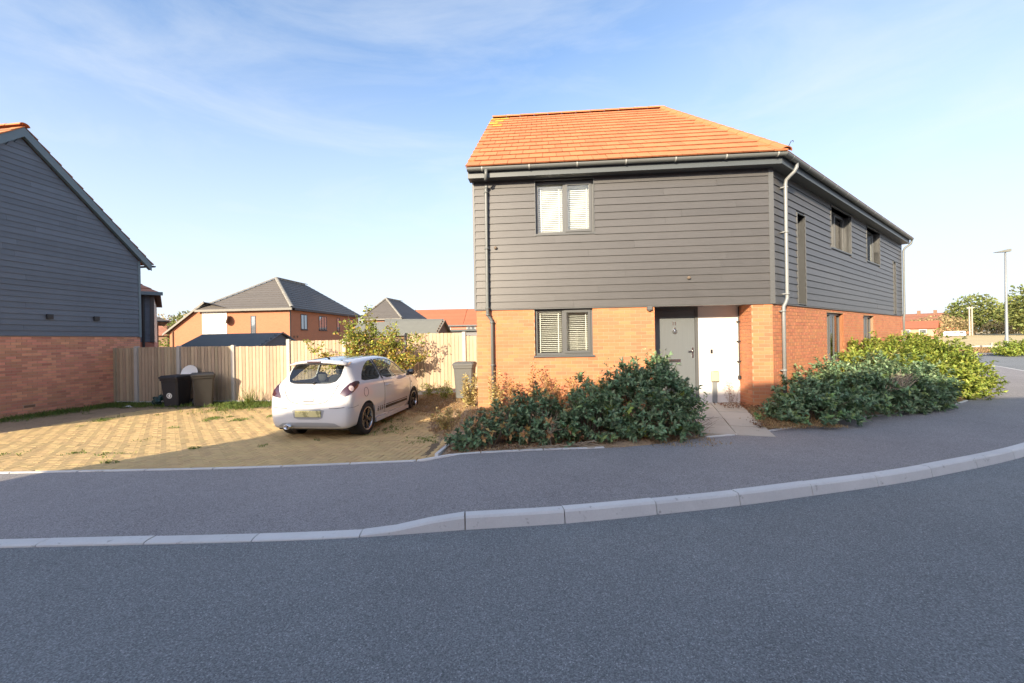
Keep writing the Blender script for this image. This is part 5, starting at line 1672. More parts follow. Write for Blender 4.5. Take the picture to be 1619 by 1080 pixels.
wp.lathe([(0, 0), (.03, 0), (.025, .03), (0, .035)], 10, Matrix.Translation((w0.x, w0.y - .0, 1.035)) @ Matrix.Rotation(rad(90), 4, 'X'))
wp.build('rear_wiper', M['gloss_black'], car)
# cabin
fl2 = MB().box(-.72, .72, -1.75 + YO, 1.2 + YO, .24, .30); fl2.box(-.70, .70, -1.80 + YO, -1.30 + YO, .30, .86)
fl2.box(-.72, .72, .78 + YO, 1.1 + YO, .30, .96)
fl2.build('cabin_floor', M['seat'], car)
def seat(x, y, wdt, zt_):
    o = MB().cbox(-wdt / 2, wdt / 2, -.05, .5, .30, .52, .05).cbox(-wdt / 2, wdt / 2, -.18, .0, .45, zt_, .05)
    s_o = o.build('seat', M['seat'], car, (x, y + YO, 0))
    for dx in ((-.28, .28) if wdt > .7 else (0,)):
        h = MB(); h.lathe([(0, -.09), (.09, -.085), (.125, -.03), (.125, .05), (.08, .095), (0, .10)], 12, Matrix.Translation((dx, -.12, zt_ + .10)) @ Matrix.Diagonal((1, .45, 1, 1)))
        h.build('headrest', M['seat'], s_o, smooth=True)
seat(-.36, -.12, .5, 1.06); seat(.36, -.12, .5, 1.06); seat(0, -.98, 1.2, .98)
sw_ = MB().tube([Vector((.36 + .17 * math.cos(a), .58 + YO, .95 + .17 * math.sin(a))) for a in np.linspace(0, 2 * math.pi, 19)], .016, 6)
sw_.build('steering_wheel', M['seat'], car)
# underside and wells
MB().box(-.70, .70, -1.85 + YO, 1.85 + YO, .19, .26).build('underbody', M['black_pl'], car)
for yc in (RA, FA):
    for s in (-1, 1):
        Mx = Matrix.Translation((s * .56, yc, .305)) @ Matrix.Rotation(rad(90), 4, 'Y')
        pr = [(0, 0), (.30, 0), (.30, s * .10)]
        MB().lathe(pr, 28, Mx).build('wheel_well', M['black_pl'], car)
# wheels
ty = MB().lathe([(.215, -.095), (.235, -.103), (.285, -.108), (.303, -.085), (.309, -.04), (.309, .04), (.303, .085), (.285, .108), (.235, .103), (.215, .095)], 36)
ty_me = ty.mesh('tyre', M['tyre'], True)
rm = MB().lathe([(.218, .098), (.208, .102), (.198, .085), (.195, .02), (.195, -.095), (.215, -.095)], 36)
rm_me = rm.mesh('rim', M['rim_edge'], True)
sm_ = MB()
for k in range(5):
    for d in (-.16, .16):
        a0 = 2 * math.pi * k / 5 + d * .5; a1 = 2 * math.pi * k / 5 + d
        p, q = Vector((.05 * math.cos(a0), .05 * math.sin(a0), .07)), Vector((.202 * math.cos(a1), .202 * math.sin(a1), .088))
        t = (q - p).normalized(); n_ = t.cross(Vector((0, 0, 1))).normalized()
        sm_.add([p + n_ * .016, p - n_ * .016, q - n_ * .017, q + n_ * .017] + [v + Vector((0, 0, -.03)) for v in (p + n_ * .024, p - n_ * .024, q - n_ * .024, q + n_ * .024)],
                [(0, 3, 2, 1), (0, 1, 5, 4), (1, 2, 6, 5), (2, 3, 7, 6), (3, 0, 4, 7)])
sm_.lathe([(0, .082), (.03, .082), (.055, .074), (.06, .03)], 16)
sm_me = sm_.mesh('spokes', M['rim'])
hubm = MB().lathe([(0, .02), (.15, .02), (.15, .0), (.06, -.02)], 20).mesh('brake_disc', M['steel'])
for yc in (RA, FA):
    for s in (-1, 1):
        wh_ = obj('wheel', ty_me, car, (s * .745, yc, .309)); wh_.rotation_mode = 'ZYX'
        wh_.rotation_euler = (0, s * math.pi / 2, random.uniform(0, 1))
        obj('rim', rm_me, wh_); obj('spokes', sm_me, wh_); obj('brake_disc', hubm, wh_)
# ================================================================== plants
def leaf_mesh(name, base, axis, up, length, width, m, fold=0.25):
    """many folded leaves; all arrays N x 3 / N"""
    base, axis, up = np.asarray(base, float), np.asarray(axis, float), np.asarray(up, float)
    axis /= np.linalg.norm(axis, axis=1, keepdims=True) + 1e-9
    side = np.cross(axis, up); side /= np.linalg.norm(side, axis=1, keepdims=True) + 1e-9
    nrm = np.cross(side, axis)
    L_, W_ = np.asarray(length)[:, None], np.asarray(width)[:, None]
    mid = base + axis * L_ * 0.5
    p1 = mid + side * W_ * .5 + nrm * W_ * fold
    p2 = base + axis * L_ - nrm * L_ * 0.12
    p3 = mid - side * W_ * .5 + nrm * W_ * fold
    n = len(base)
    V = np.empty((n * 4, 3)); V[0::4] = base; V[1::4] = p1; V[2::4] = p2; V[3::4] = p3
    i = np.arange(n) * 4
    F = np.empty((n * 2, 3), int); F[0::2] = np.stack([i, i + 1, i + 2], 1); F[1::2] = np.stack([i, i + 2, i + 3], 1)
    me = bpy.data.meshes.new(name)
    me.vertices.add(n * 4); me.vertices.foreach_set('co', V.ravel())
    me.loops.add(n * 6); me.loops.foreach_set('vertex_index', F.ravel().astype(np.int32))
    me.polygons.add(n * 2); me.polygons.foreach_set('loop_start', (np.arange(n * 2) * 3).astype(np.int32))
    me.update(calc_edges=True)
    me.materials.append(m)
    return me


def unit(n):
    v = RNG.normal(size=(n, 3)); return v / np.linalg.norm(v, axis=1, keepdims=True)


def shrub(name, label, blobs, m, per_m2=170, leaf=(0.07, 0.032), rosette=9, group=None, stems=14, cat='shrub', stem_m=None, ground=None, fill=0.35, extra=None):
    """blobs: (x, y, z, rx, ry, rz); shoots end on the lumpy surface, each with a whorl of leaves"""
    cx_ = np.mean([b[0] for b in blobs]); cy_ = np.mean([b[1] for b in blobs])
    gz = G(cx_, cy_) if ground is None else ground
    root = empty(name, (cx_, cy_, gz), 0, label, cat, group)
    o_ = np.array([cx_, cy_, gz])
    tips, outs = [], []
    for (x, y, z, rx, ry, rz) in blobs:
        area = 4 * math.pi * ((rx * ry) ** 1.6 / 3 + (rx * rz) ** 1.6 / 3 + (ry * rz) ** 1.6 / 3) ** (1 / 1.6)
        n = int(area * per_m2)
        u = unit(n)
        # lumps
        ph = RNG.uniform(0, 6.28, 6)
        lump = 1 + .15 * np.sin(u[:, 0] * 5 + ph[0]) * np.sin(u[:, 1] * 6 + ph[1]) + .12 * np.sin(u[:, 2] * 9 + u[:, 0] * 7 + ph[2]) + RNG.normal(0, .075, n) + np.where(RNG.random(n) < .09, RNG.uniform(.05, .28, n), 0)
        inner = RNG.random(n) < fill
        lump = np.where(inner, lump * RNG.uniform(.55, .92, n), lump)
        p = np.array([x, y, z]) + u * lump[:, None] * np.array([rx, ry, rz])
        keep = p[:, 2] > gz + 0.02
        # drop what lies inside another blob
        for (x2, y2, z2, a, b, c) in blobs:
            if (x2, y2, z2) == (x, y, z): continue
            q = ((p[:, 0] - x2) / a) ** 2 + ((p[:, 1] - y2) / b) ** 2 + ((p[:, 2] - z2) / c) ** 2
            keep &= q > 0.55
        tips.append(p[keep]); outs.append(u[keep] / np.array([rx, ry, rz]))
    tips = np.concatenate(tips); outs = np.concatenate(outs)
    outs /= np.linalg.norm(outs, axis=1, keepdims=True)
    outs = outs * .75 + np.array([0, 0, .45]) + RNG.normal(0, .22, outs.shape)
    outs /= np.linalg.norm(outs, axis=1, keepdims=True)
    k = rosette
    B, A_, U_, Ls, Ws = [], [], [], [], []
    n = len(tips)
    for j in range(k):
        rv_ = unit(n)
        perp = rv_ - outs * np.sum(rv_ * outs, 1, keepdims=True); perp /= np.linalg.norm(perp, axis=1, keepdims=True) + 1e-9
        c_ = RNG.uniform(.15, 1.0, n)[:, None]
        ax = outs * (1.05 - c_) + perp * c_ + np.array([0, 0, -.10])
        B.append(tips - outs * RNG.uniform(0, leaf[0] * 1.3, n)[:, None]); A_.append(ax); U_.append(outs)
        Ls.append(leaf[0] * RNG.uniform(.6, 1.25, n)); Ws.append(leaf[1] * RNG.uniform(.7, 1.25, n))
    me = leaf_mesh('foliage', np.concatenate(B) - o_, np.concatenate(A_), np.concatenate(U_), np.concatenate(Ls), np.concatenate(Ws), m)
    obj('foliage', me, root)
    if extra:                                       # a share of shoots in another colour
        m2, share, zmax = extra
        sel = (RNG.random(n) < share) & (tips[:, 2] < gz + zmax)
        t2, o2 = tips[sel] + outs[sel] * .03, outs[sel]
        if len(t2):
            rp = [unit(len(t2)) for _ in range(6)]
            me = leaf_mesh('foliage', np.concatenate([t2] * 6) - o_, np.concatenate([o2 * .5 + r * .8 for r in rp]), np.concatenate([o2] * 6), leaf[0] * 1.1 * RNG.uniform(.6, 1.2, len(t2) * 6), leaf[1] * 1.3 * RNG.uniform(.7, 1.2, len(t2) * 6), m2)
            obj('foliage', me, root)
    st = MB()
    for t in RNG.permutation(n)[:stems]:
        e = Vector(tips[t] - o_); b = Vector((e.x * .35 + random.uniform(-.05, .05), e.y * .35 + random.uniform(-.05, .05), -0.02))
        mid_ = b.lerp(e, .5) + Vector((random.uniform(-.06, .06), random.uniform(-.06, .06), .05))
        st.tube([b, mid_, e], [.012, .008, .003], 5, False)
    st.build('stem', stem_m or M['bark'], root)
    return root


grp = 'evergreen shrubs in the front bed'
shrub('evergreen_shrub', 'low dark evergreen shrub tapering off at the drive end of the bed', [(-.75, 6.28, .10, .34, .26, .30), (-.42, 6.50, .18, .42, .36, .42), (-.05, 6.75, .22, .40, .38, .50)], M['leaf_dark'], 88, leaf=(.088, .040), group=grp, stems=40, extra=(M['leaf_dry'], .16, .6))
shrub('evergreen_shrub', 'dark shrub with bare twigs in the middle of the front bed', [(.28, 6.70, .25, .46, .42, .50), (.70, 6.62, .22, .44, .40, .48), (.45, 7.1, .30, .45, .4, .52)], M['leaf_dark'], 88, leaf=(.088, .040), group=grp, stems=50, extra=(M['leaf_dry'], .14, .9))
shrub('evergreen_shrub', 'knee high dark shrub left of the tallest shrub', [(1.18, 6.80, .26, .48, .46, .52), (1.45, 6.62, .25, .42, .36, .50), (1.28, 7.45, .45, .28, .28, .58)], M['leaf_dark'], 88, leaf=(.088, .040), group=grp, stems=40, extra=(M['leaf_green'], .16, .6))
shrub('evergreen_shrub', 'tallest bushy shrub in front of the grey door', [(2.10, 6.95, .50, .62, .56, .60), (2.55, 7.02, .55, .54, .52, .60), (1.78, 7.05, .62, .38, .38, .48), (2.56, 7.2, 1.02, .27, .30, .38), (2.08, 7.15, .98, .30, .30, .34), (2.84, 7.1, .66, .26, .30, .34), (2.35, 6.60, .30, .55, .34, .34), (2.36, 7.05, .88, .24, .26, .30)], M['leaf_dark'], 100, leaf=(.098, .042), group=grp, stems=40, extra=(M['leaf_lime'], .05, .7))
grp2 = 'evergreen shrubs along the side wall'
shrub('side_shrub', 'dark spreading shrub right of the slab path', [(5.05, 7.5, 0.2, 0.44, 0.36, 0.44), (5.35, 7.4, 0.2, 0.53, 0.38, 0.5), (5.85, 7.63, 0.28, 0.58, 0.44, 0.59), (5.45, 7.83, 0.35, 0.53, 0.38, 0.59)], M['leaf_dark'], 110, leaf=(.095, .042), group=grp2, extra=(M['leaf_green'], .12, .6))
shrub('side_shrub', 'dark mounded shrub below the ground floor side window', [(6.47, 8.03, 0.34, 0.67, 0.52, 0.67), (7.07, 8.28, 0.36, 0.65, 0.5, 0.67), (6.82, 8.78, 0.48, 0.65, 0.48, 0.69)], M['leaf_dark'], 110, leaf=(.095, .042), group=grp2, extra=(M['leaf_green'], .12, .6))
shrub('side_shrub', 'dark glossy shrub at the end of the shaded row', [(7.9, 8.57, 0.38, 0.73, 0.53, 0.68), (8.6, 8.82, 0.4, 0.68, 0.48, 0.66), (8.25, 9.22, 0.5, 0.68, 0.55, 0.73), (9.15, 9.12, 0.38, 0.55, 0.46, 0.57)], M['leaf_dark'], 105, leaf=(.095, .042), group=grp2, extra=(M['leaf_green'], .12, .6))
grp3 = 'yellow green hedge plants by the bend'
shrub('hedge_plant', 'sunlit yellow green hedge below the farther side window', [(9.0, 10.3, 0.55, 0.92, 0.65, 0.71), (10.0, 10.6, 0.58, 0.92, 0.7, 0.76), (9.7, 11.4, 0.62, 0.97, 0.76, 0.84)], M['leaf_sun'], 110, leaf=(.10, .045), group=grp3)
shrub('hedge_plant', 'sunlit yellow green hedge plant at the bend of the footway', [(11.05, 10.4, 0.45, 0.84, 0.69, 0.69), (11.55, 11.25, 0.6, 0.95, 0.9, 0.9), (10.95, 11.55, 0.62, 1.01, 0.9, 0.96), (12.15, 12.05, 0.55, 0.78, 0.9, 0.81)], M['leaf_sun'], 110, leaf=(.10, .045), group=grp3)
shrub('hedge_plant', 'sunlit yellow green hedge plant nearest the far house corner', [(12.3, 13.4, .55, .95, .9, .80), (13.3, 14.3, .60, .9, .9, .86), (12.9, 12.9, .62, .6, .6, .95)], M['leaf_sun'], 90, leaf=(.10, .045), group=grp3)
shrub('roadside_hedge', 'clipped low hedge at the foot of the street lamp', [(34.2, 27.9, .4, 1.4, .8, .62), (36.5, 27.4, .4, 1.6, .8, .66), (38.8, 26.9, .4, 1.5, .8, .66), (41.0, 26.2, .4, 1.5, .8, .66)], M['leaf_sun'], 40, leaf=(.16, .075), stems=6, cat='hedge', ground=0.08)


def twigs(name, label, base, n, h, spread, m, cat='twigs', lean=(0, 0, 0), r=.006):
    e = empty(name, base, 0, label, cat)
    st = MB()
    for k in range(n):
        b = Vector((random.uniform(-.06, .06), random.uniform(-.06, .06), 0))
        t = Vector((random.gauss(0, spread) + lean[0], random.gauss(0, spread) + lean[1], h * random.uniform(.5, 1) + lean[2]))
        mid_ = b.lerp(t, .5) + Vector((random.gauss(0, .05), random.gauss(0, .05), random.gauss(0, .04)))
        st.tube([b, mid_, t], [r, r * .7, r * .35], 5, False)
        for _ in range(2):
            f = random.uniform(.4, .9); p = b.lerp(t, f)
            st.tube([p, p + Vector((random.gauss(0, .10), random.gauss(0, .10), random.uniform(-.02, .14)))], [r * .5, r * .25], 4, False)
    st.build('branch', m, e)
    return e
twigs('dead_branches', 'bundle of bare dead branches sticking out of the side shrubs', (7.30, 7.98, .62), 26, .30, .12, M['twig'], 'branches', (.42, .08, .04), .009)
twigs('dead_branches', 'bare pale twigs poking out of the front bed shrub', (.52, 6.32, .12), 9, .5, .10, M['twig'], 'branches', (.05, -.05, .05), .006)
twigs('dead_branches', 'thin straggling stem leaning over the slab path', (2.95, 6.9, .15), 5, .30, .07, M['bark'], 'branches', (.35, -.1, 0), .004)
rb = MB()
for k in range(14):
    x = random.uniform(-.1, 1.2); y = 6.02 + .1 * x + random.uniform(-.04, .1)
    p = Vector((x, y, G(x, y) + .05)); pts = [p]
    for j in range(4):
        p = p + Vector((random.uniform(-.02, .14), random.uniform(-.06, .06), random.uniform(-.02, .025))); p.z = max(p.z, .12)
        pts.append(p)
    rb.tube(pts, .005, 5, False)
tag(rb.build('runner_stems', M['twig']), 'pale runner stems trailing along the edge of the front bed', 'stems')


def weed(name, label, base, h, n, spread, m, leafn=30, leaf=(.058, .030), group=None, cat='weed', stem_m=None, lean=(0, 0), top=.0):
    e = empty(name, base, 0, label, cat, group)
    st = MB(); B, A_ = [], []
    for k in range(n):
        t = Vector((random.gauss(0, spread) + lean[0], random.gauss(0, spread) + lean[1], h * random.uniform(.45, 1)))
        b = Vector((t.x * .25 + random.uniform(-.04, .04), t.y * .25 + random.uniform(-.04, .04), -.03))
        c = b.lerp(t, .55) + Vector((random.gauss(0, .03), random.gauss(0, .03), .03))
        st.tube([b, c, t], [.004, .003, .0015], 4, False)
        for j in range(leafn):
            f = random.uniform(.15 + top, 1)
            p = (b.lerp(c, f / .55) if f < .55 else c.lerp(t, (f - .55) / .45))
            out = Vector((random.gauss(0, 1), random.gauss(0, 1), random.gauss(.2, .5))).normalized()
            B.append(p + out * random.uniform(0, .045)); A_.append(out)
    st.build('stem', stem_m or M['twig'], e)
    B = np.array(B); A_ = np.array(A_); nl = len(B)
    me = leaf_mesh('foliage', B, A_, unit(nl), leaf[0] * RNG.uniform(.5, 1.3, nl), leaf[1] * RNG.uniform(.6, 1.3, nl), m)
    obj('foliage', me, e)
    return e


def up(x, y): return (x, y, G(x, y))
gw = 'dry weeds along the front wall'
weed('dry_weed', 'tallest reddish dry weed below the left side of the front window', up(.42, 8.35), 1.12, 7, .14, M['leaf_dry'], 110, group=gw)
weed('dry_weed', 'brown dry weed just right of the downpipe', up(-.02, 8.45), .80, 7, .16, M['leaf_dry'], 90, group=gw)
weed('dry_weed', 'straw coloured weed climbing in front of the downpipe', up(-.40, 8.55), .92, 7, .09, M['leaf_straw'], 90, group=gw)
weed('dry_weed', 'brown weed under the middle of the front window', up(.85, 8.3), .85, 8, .18, M['leaf_dry'], 95, group=gw)
weed('dry_weed', 'brown weed under the right half of the front window', up(1.30, 8.25), .80, 9, .18, M['leaf_dry'], 95, group=gw)
weed('dry_weed', 'low brown weed right of the front window', up(1.72, 8.2), .80, 10, .16, M['leaf_dry'], 95, group=gw)
weed('dry_weed', 'straw weed at the left corner of the corner house', up(-.95, 8.95), .78, 10, .15, M['leaf_straw'], 100, group=gw)
weed('dry_weed', 'low straw weed beside the drive by the corner house', up(-1.25, 8.2), .48, 9, .2, M['leaf_straw'], 90, group=gw)
weed('dry_weed', 'red brown dead weed at the foot of the white porch wall', (4.76, 8.98, .28), .62, 8, .12, mat('red_dry_leaf', (0.20, 0.06, 0.035), 0.9, rnd=.4), 26, (.028, .014), gw)
weed('side_weed', 'thin straggly plant against the side wall window sill', (8.1, 9.95, .4), 1.05, 8, .32, M['leaf_straw'], 22, (.09, .03), lean=(.3, .1))
weed('fence_weed', 'green weed at the fence foot left of the grey bin', up(-1.95, 11.6), .5, 12, .2, M['leaf_lime'], 40, (.05, .028), 'weeds at the fence')
weed('fence_weed', 'green weed at the fence foot right of the car', up(-2.5, 12.3), .45, 12, .3, M['leaf_lime'], 40, (.05, .028), 'weeds at the fence')

weed('leafy_shoots', 'airy upright leafy shoots rising left of the tallest shrub', up(1.72, 7.25), 1.28, 16, .17, M['leaf_dark'], 26, (.075, .032), None, 'shrub', M['bark'], (-.02, 0), .25)
weed('leafy_shoots', 'airy leafy shoots above the tallest shrub beside the door', up(2.60, 7.35), 1.42, 10, .13, M['leaf_dark'], 22, (.075, .032), None, 'shrub', M['bark'], (0, 0), .4)
weed('leafy_shoots', 'low leafy shoots reaching out over the slab path', up(2.95, 7.0), .75, 9, .15, M['leaf_green'], 20, (.07, .03), None, 'shrub', M['bark'], (.12, -.05), .2)

# young autumn tree by the fence
def young_tree(name, label, base, n, h, spread, mats, leafn, leaf, cat='tree'):
    e = empty(name, base, 0, label, cat)
    st = MB(); packs = [[], []]
    for k in range(n):
        ang_ = random.uniform(0, 6.28)
        rr = random.uniform(.1, 1) * spread
        t = Vector((rr * math.cos(ang_) * 1.5, rr * math.sin(ang_) * .45, h * random.uniform(.45, 1) * (1 - .28 * rr / spread)))
        b = Vector((random.uniform(-.08, .08), random.uniform(-.05, .05), 0))
        c = b.lerp(t, .45) + Vector((random.gauss(0, .06), random.gauss(0, .05), h * .06))
        st.tube([b, c, t], [.016, .009, .003], 5, False)
        for q in range(5):
            f = random.uniform(.3, .95); p = c.lerp(t, f)
            tt = p + Vector((random.gauss(0, .20), random.gauss(0, .12), random.uniform(-.08, .25)))
            st.tube([p, tt], [.005, .002], 4, False)
            for j in range(leafn):
                f2 = random.uniform(.1, 1.05); pp_ = p.lerp(tt, f2)
                out_ = Vector((random.gauss(0, 1), random.gauss(0, 1), random.gauss(0, .7))).normalized()
                low = pp_.z < h * .55
                packs[1 if random.random() < (.62 if low else .25) else 0].append((pp_ + out_ * random.uniform(.01, .07), out_))
    st.build('trunk', M['bark'], e)
    for pk, m in zip(packs, mats):
        B = np.array([p for p, _ in pk]); A_ = np.array([a for _, a in pk]); nl = len(B)
        obj('crown', leaf_mesh('crown', B, A_, unit(nl), leaf[0] * RNG.uniform(.6, 1.3, nl), leaf[1] * RNG.uniform(.7, 1.2, nl), m), e)
    return e
young_tree('young_tree', 'loose young tree with yellowing leaves behind the white car', (-4.25, 12.25, G(-4.2, 12.25)), 64, 3.05, 1.42, (M['leaf_lime'], M['leaf_yellow']), 17, (.085, .058))

# strappy plant left of the car
sp_e = empty('strappy_plant', up(-8.25, 12.82), 0, 'clump of long arching green leaves at the fence left of the car', 'plant')
nl = 90
an = RNG.uniform(0, 6.28, nl); el_ = RNG.uniform(.35, 1.3, nl)
ax = np.stack([np.cos(an) * np.cos(el_), np.sin(an) * np.cos(el_), np.sin(el_)], 1)
mb = MB()
for a in ax:
    L_ = random.uniform(.45, .85); a = Vector(a); s = a.cross(Vector((0, 0, 1))).normalized() * .014
    p = Vector((random.gauss(0, .08), random.gauss(0, .06), 0)); prev = None; pts = []
    for k in range(5):
        f = k / 4; c = p + a * L_ * f + Vector((0, 0, -.42 * L_ * f * f * (1 - a.z * .6)))
        w = s * (1 - f * .85); pts += [c - w, c + w]
    mb.add(pts, [(2 * k, 2 * k + 1, 2 * k + 3, 2 * k + 2) for k in range(4)])
mb.build('foliage', M['grass'], sp_e)


# grass, straw and litter: uncountable
def tufts(name, pts, m, label, h=(.04, .12), blades=7, cat='grass', w=.008, spread=.05):
    n = len(pts) * blades
    P = np.repeat(np.array(pts), blades, 0)
    P[:, :2] += RNG.normal(0, spread, (n, 2))
    A_ = np.stack([RNG.normal(0, .5, n), RNG.normal(0, .5, n), np.ones(n) * RNG.uniform(.4, 1.2, n)], 1)
    me = leaf_mesh(name, P, A_, unit(n), RNG.uniform(h[0], h[1], n), w * RNG.uniform(.7, 1.4, n), m)
    return tag(obj(name, me), label, cat, kind='stuff')
def scatter(n, fx_, cond=None):
    out_ = []
    while len(out_) < n:
        x, y = fx_()
        if cond is None or cond(x, y): out_.append((x, y, G(x, y)))
    return out_
verge = []
for k in range(800):
    u = random.uniform(0.2, 6.3); w = abs(random.gauss(0, .42)) + .05
    p = Vector((-13.06 - .096 * u, 14.44 - .995 * u, 0)) + Vector((.995, -.096, 0)) * w
    if p.y < 13.4: verge.append((p.x, p.y, G(p.x, p.y)))
for k in range(900):
    t = random.random(); x = -12.9 + 5.2 * t; y = 13.45 - .3 * t - abs(random.gauss(0, .35)) - .08
    verge.append((x, y, G(x, y)))
for k in range(420):
    x = random.gauss(-8.0, .6); y = 13.1 - abs(random.gauss(0, .7)) ; verge.append((x, y, G(x, y)))
tufts('verge_grass', verge, M['grass'], 'short green grass along the left house and the fence', (.05, .15), 7)
dry = scatter(2400, lambda: (random.uniform(-2.6, -.2), random.uniform(7.2, 12.6)), lambda x, y: not poly_inside(DRIVE, x, y) and not (x > -.8 and y > 8.8))
dry += scatter(700, lambda: (random.gauss(-2.5, .7), random.gauss(10.6, .9)), lambda x, y: y < 12.8)
dry += scatter(900, lambda: (random.uniform(-.9, 3.2), random.uniform(6.1, 8.7)))
dry += scatter(1100, lambda: (random.uniform(4.3, 5.6), random.uniform(6.95, 8.45)), lambda x, y: x > 3.66 + .56 + (y - 6.76) * .34 + .02)
tufts('dry_grass', dry, M['straw'], 'dry straw coloured grass on the bare earth beside the corner house', (.02, .06), 6)
dw = []
for k in range(22):
    x, y = random.uniform(-11, -1.4), random.uniform(5.8, 12)
    if not poly_inside(DRIVE, x, y): continue
    s_ = random.uniform(.02, .09)
    dw += [(x + random.gauss(0, s_ * 1.6), y + random.gauss(0, s_), G(x, y)) for _ in range(random.randint(4, 14))]
for (x, y, s_, n_) in ((-7.55, 10.4, .12, 60), (-8.05, 12.3, .3, 150), (-6.75, 10.15, .12, 50), (-6.2, 10.6, .08, 30), (-10.4, 10.4, .12, 50), (-2.6, 8.6, .25, 70), (-2.9, 9.6, .3, 80), (-1.6, 7.5, .2, 50)):
    dw += [(x + random.gauss(0, s_), y + random.gauss(0, s_), G(x, y)) for _ in range(n_)]
tufts('joint_weeds', dw, M['grass'], 'small weeds growing in the joints of the block drive', (.02, .06), 4, 'weeds', .012, .02)
lit = []
for k in range(2600):
    if k < 1500: x = random.uniform(-1.0, 3.0); y = 5.95 + (x + 1) * .17 + abs(random.gauss(0, .35))
    elif k < 2100: x = random.uniform(4.2, 5.4); y = 7.0 + (x - 4.2) * .42 + abs(random.gauss(0, .22))
    else: x = random.uniform(4.3, 5.3); y = random.uniform(8.2, 8.9)
    lit.append((x, y, G(x, y) + .012 if y < 8.1 else .30))
P = np.array(lit); nl = len(P)
A_ = np.stack([RNG.normal(0, 1, nl), RNG.normal(0, 1, nl), RNG.normal(0.1, .25, nl)], 1)
tag(obj('leaf_litter', leaf_mesh('leaf_litter', P, A_, np.tile([0, 0, 1.0], (nl, 1)) + RNG.normal(0, .3, (nl, 3)), RNG.uniform(.02, .05, nl), RNG.uniform(.012, .03, nl), M['litter'])), 'brown fallen leaves on the soil of the front beds', 'leaf litter', kind='stuff')
fg = []
for k in range(5200):
    u = random.uniform(0, 30); w = 2.4 + abs(random.gauss(0, 3))
    p = LA + lt * u + ln_ * w; fg.append((p.x, p.y, G(p.x, p.y) + .06))
tufts('field_grass', fg, M['straw'], 'tall dry grass along the edge of the stubble field', (.15, .45), 6, 'grass', .03, .25)


# ------------------------------------------------------------------ far right: lamp, trees, fence, roofs
lp_ = empty('street_lamp', (36.1, 30.0, 0.05), 0, 'tall grey street lamp column with flat lantern by the field', 'street lamp')
MB().lathe([(.11, 0), (.11, 1.2), (.085, 1.25), (.075, 4), (.06, 7.35), (0, 7.36)], 14).build('column', M['steel'], lp_, smooth=True)
MB().tube([(0, 0, 7.3), (0, 0, 7.46)], .035, 8).build('spigot', M['steel'], lp_)
ln2 = MB().add([(-.78, -.12, 7.40), (-.78, .12, 7.40), (.25, .18, 7.44), (.25, -.18, 7.44), (-.78, -.08, 7.43), (-.78, .08, 7.43), (.28, .15, 7.66), (.28, -.15, 7.66)], [(0, 1, 2, 3), (7, 6, 5, 4), (0, 3, 7, 4), (1, 5, 6, 2), (0, 4, 5, 1), (3, 2, 6, 7)])
ln2.build('lantern', M['felt_green'], lp_)


def far_tree(name, label, base, blobs, m, leaf=(.55, .40), per=9, group='far trees beyond the field', trunk=(.35, 3), cat='tree'):
    e = empty(name, base, 0, label, cat, group)
    B, A_ = [], []
    for (x, y, z, rx, ry, rz) in blobs:
        n = int(12.6 * (rx * ry + rx * rz + ry * rz) / 3 * per)
        u = unit(n); ph = RNG.uniform(0, 6.28, 4)
        l = 1 + .13 * np.sin(u[:, 0] * 7 + ph[0]) * np.sin(u[:, 2] * 6 + ph[1]) + .1 * np.sin(u[:, 1] * 9 + u[:, 2] * 8 + ph[2]) + RNG.normal(0, .06, n)
        l = np.where(RNG.random(n) < .3, l * RNG.uniform(.6, .95, n), l)
        B.append(np.array([x, y, z]) + u * l[:, None] * np.array([rx, ry, rz])); A_.append(u + RNG.normal(0, .6, (n, 3)) + np.array([0, 0, -.2]))
    B = np.concatenate(B); A_ = np.concatenate(A_)
    k = B[:, 2] > .2; B, A_ = B[k], A_[k]; n = len(B)
    obj('crown', leaf_mesh('crown', B, A_, unit(n), leaf[0] * RNG.uniform(.6, 1.3, n), leaf[1] * RNG.uniform(.6, 1.3, n), m), e)
    t = MB()
    if trunk:
        t.tube([(0, 0, -.3), (.1, 0, trunk[1] * .5), (0, .1, trunk[1])], [trunk[0], trunk[0] * .8, trunk[0] * .6], 8)
        for (x, y, z, *_r) in blobs: t.tube([(0, 0, trunk[1] * .8), (x * .5, y * .5, (z + trunk[1]) * .5), (x, y, z)], [trunk[0] * .5, trunk[0] * .3, .06], 6, False)
        t.build('trunk', M['bark'], e)
    return e
gz_ = lambda x, y: (x, y, G(x, y))
far_tree('oak_tree', 'broad round topped green tree behind the twin poles', gz_(101, 90), [(0, 0, 5.2, 3.6, 3.2, 3.0), (-2.4, 0, 3.8, 2.6, 2.6, 2.4), (2.6, 0, 4.2, 2.6, 2.6, 2.6), (1.0, -1.5, 3.0, 4.4, 2.6, 2.2)], M['leaf_far'])
far_tree('oak_tree', 'green tree just left of the lamp column', gz_(107.0, 88), [(0, 0, 3.4, 2.6, 2.4, 2.4), (1.8, 0, 4.0, 2.4, 2.4, 2.6), (-2.0, -1, 2.4, 2.2, 2.2, 2.0)], M['leaf_far'])
far_tree('oak_tree', 'tallest spreading tree cut by the right edge', gz_(89.5, 70), [(0, 0, 5.2, 3.2, 3.0, 3.2), (-2.4, 0, 4.0, 2.4, 2.4, 2.4), (2.4, 0, 4.8, 3, 2.8, 3.4), (-1, -1, 2.4, 3.2, 2.4, 2.0), (5, 0, 5, 3, 3, 3.5)], M['leaf_far'])
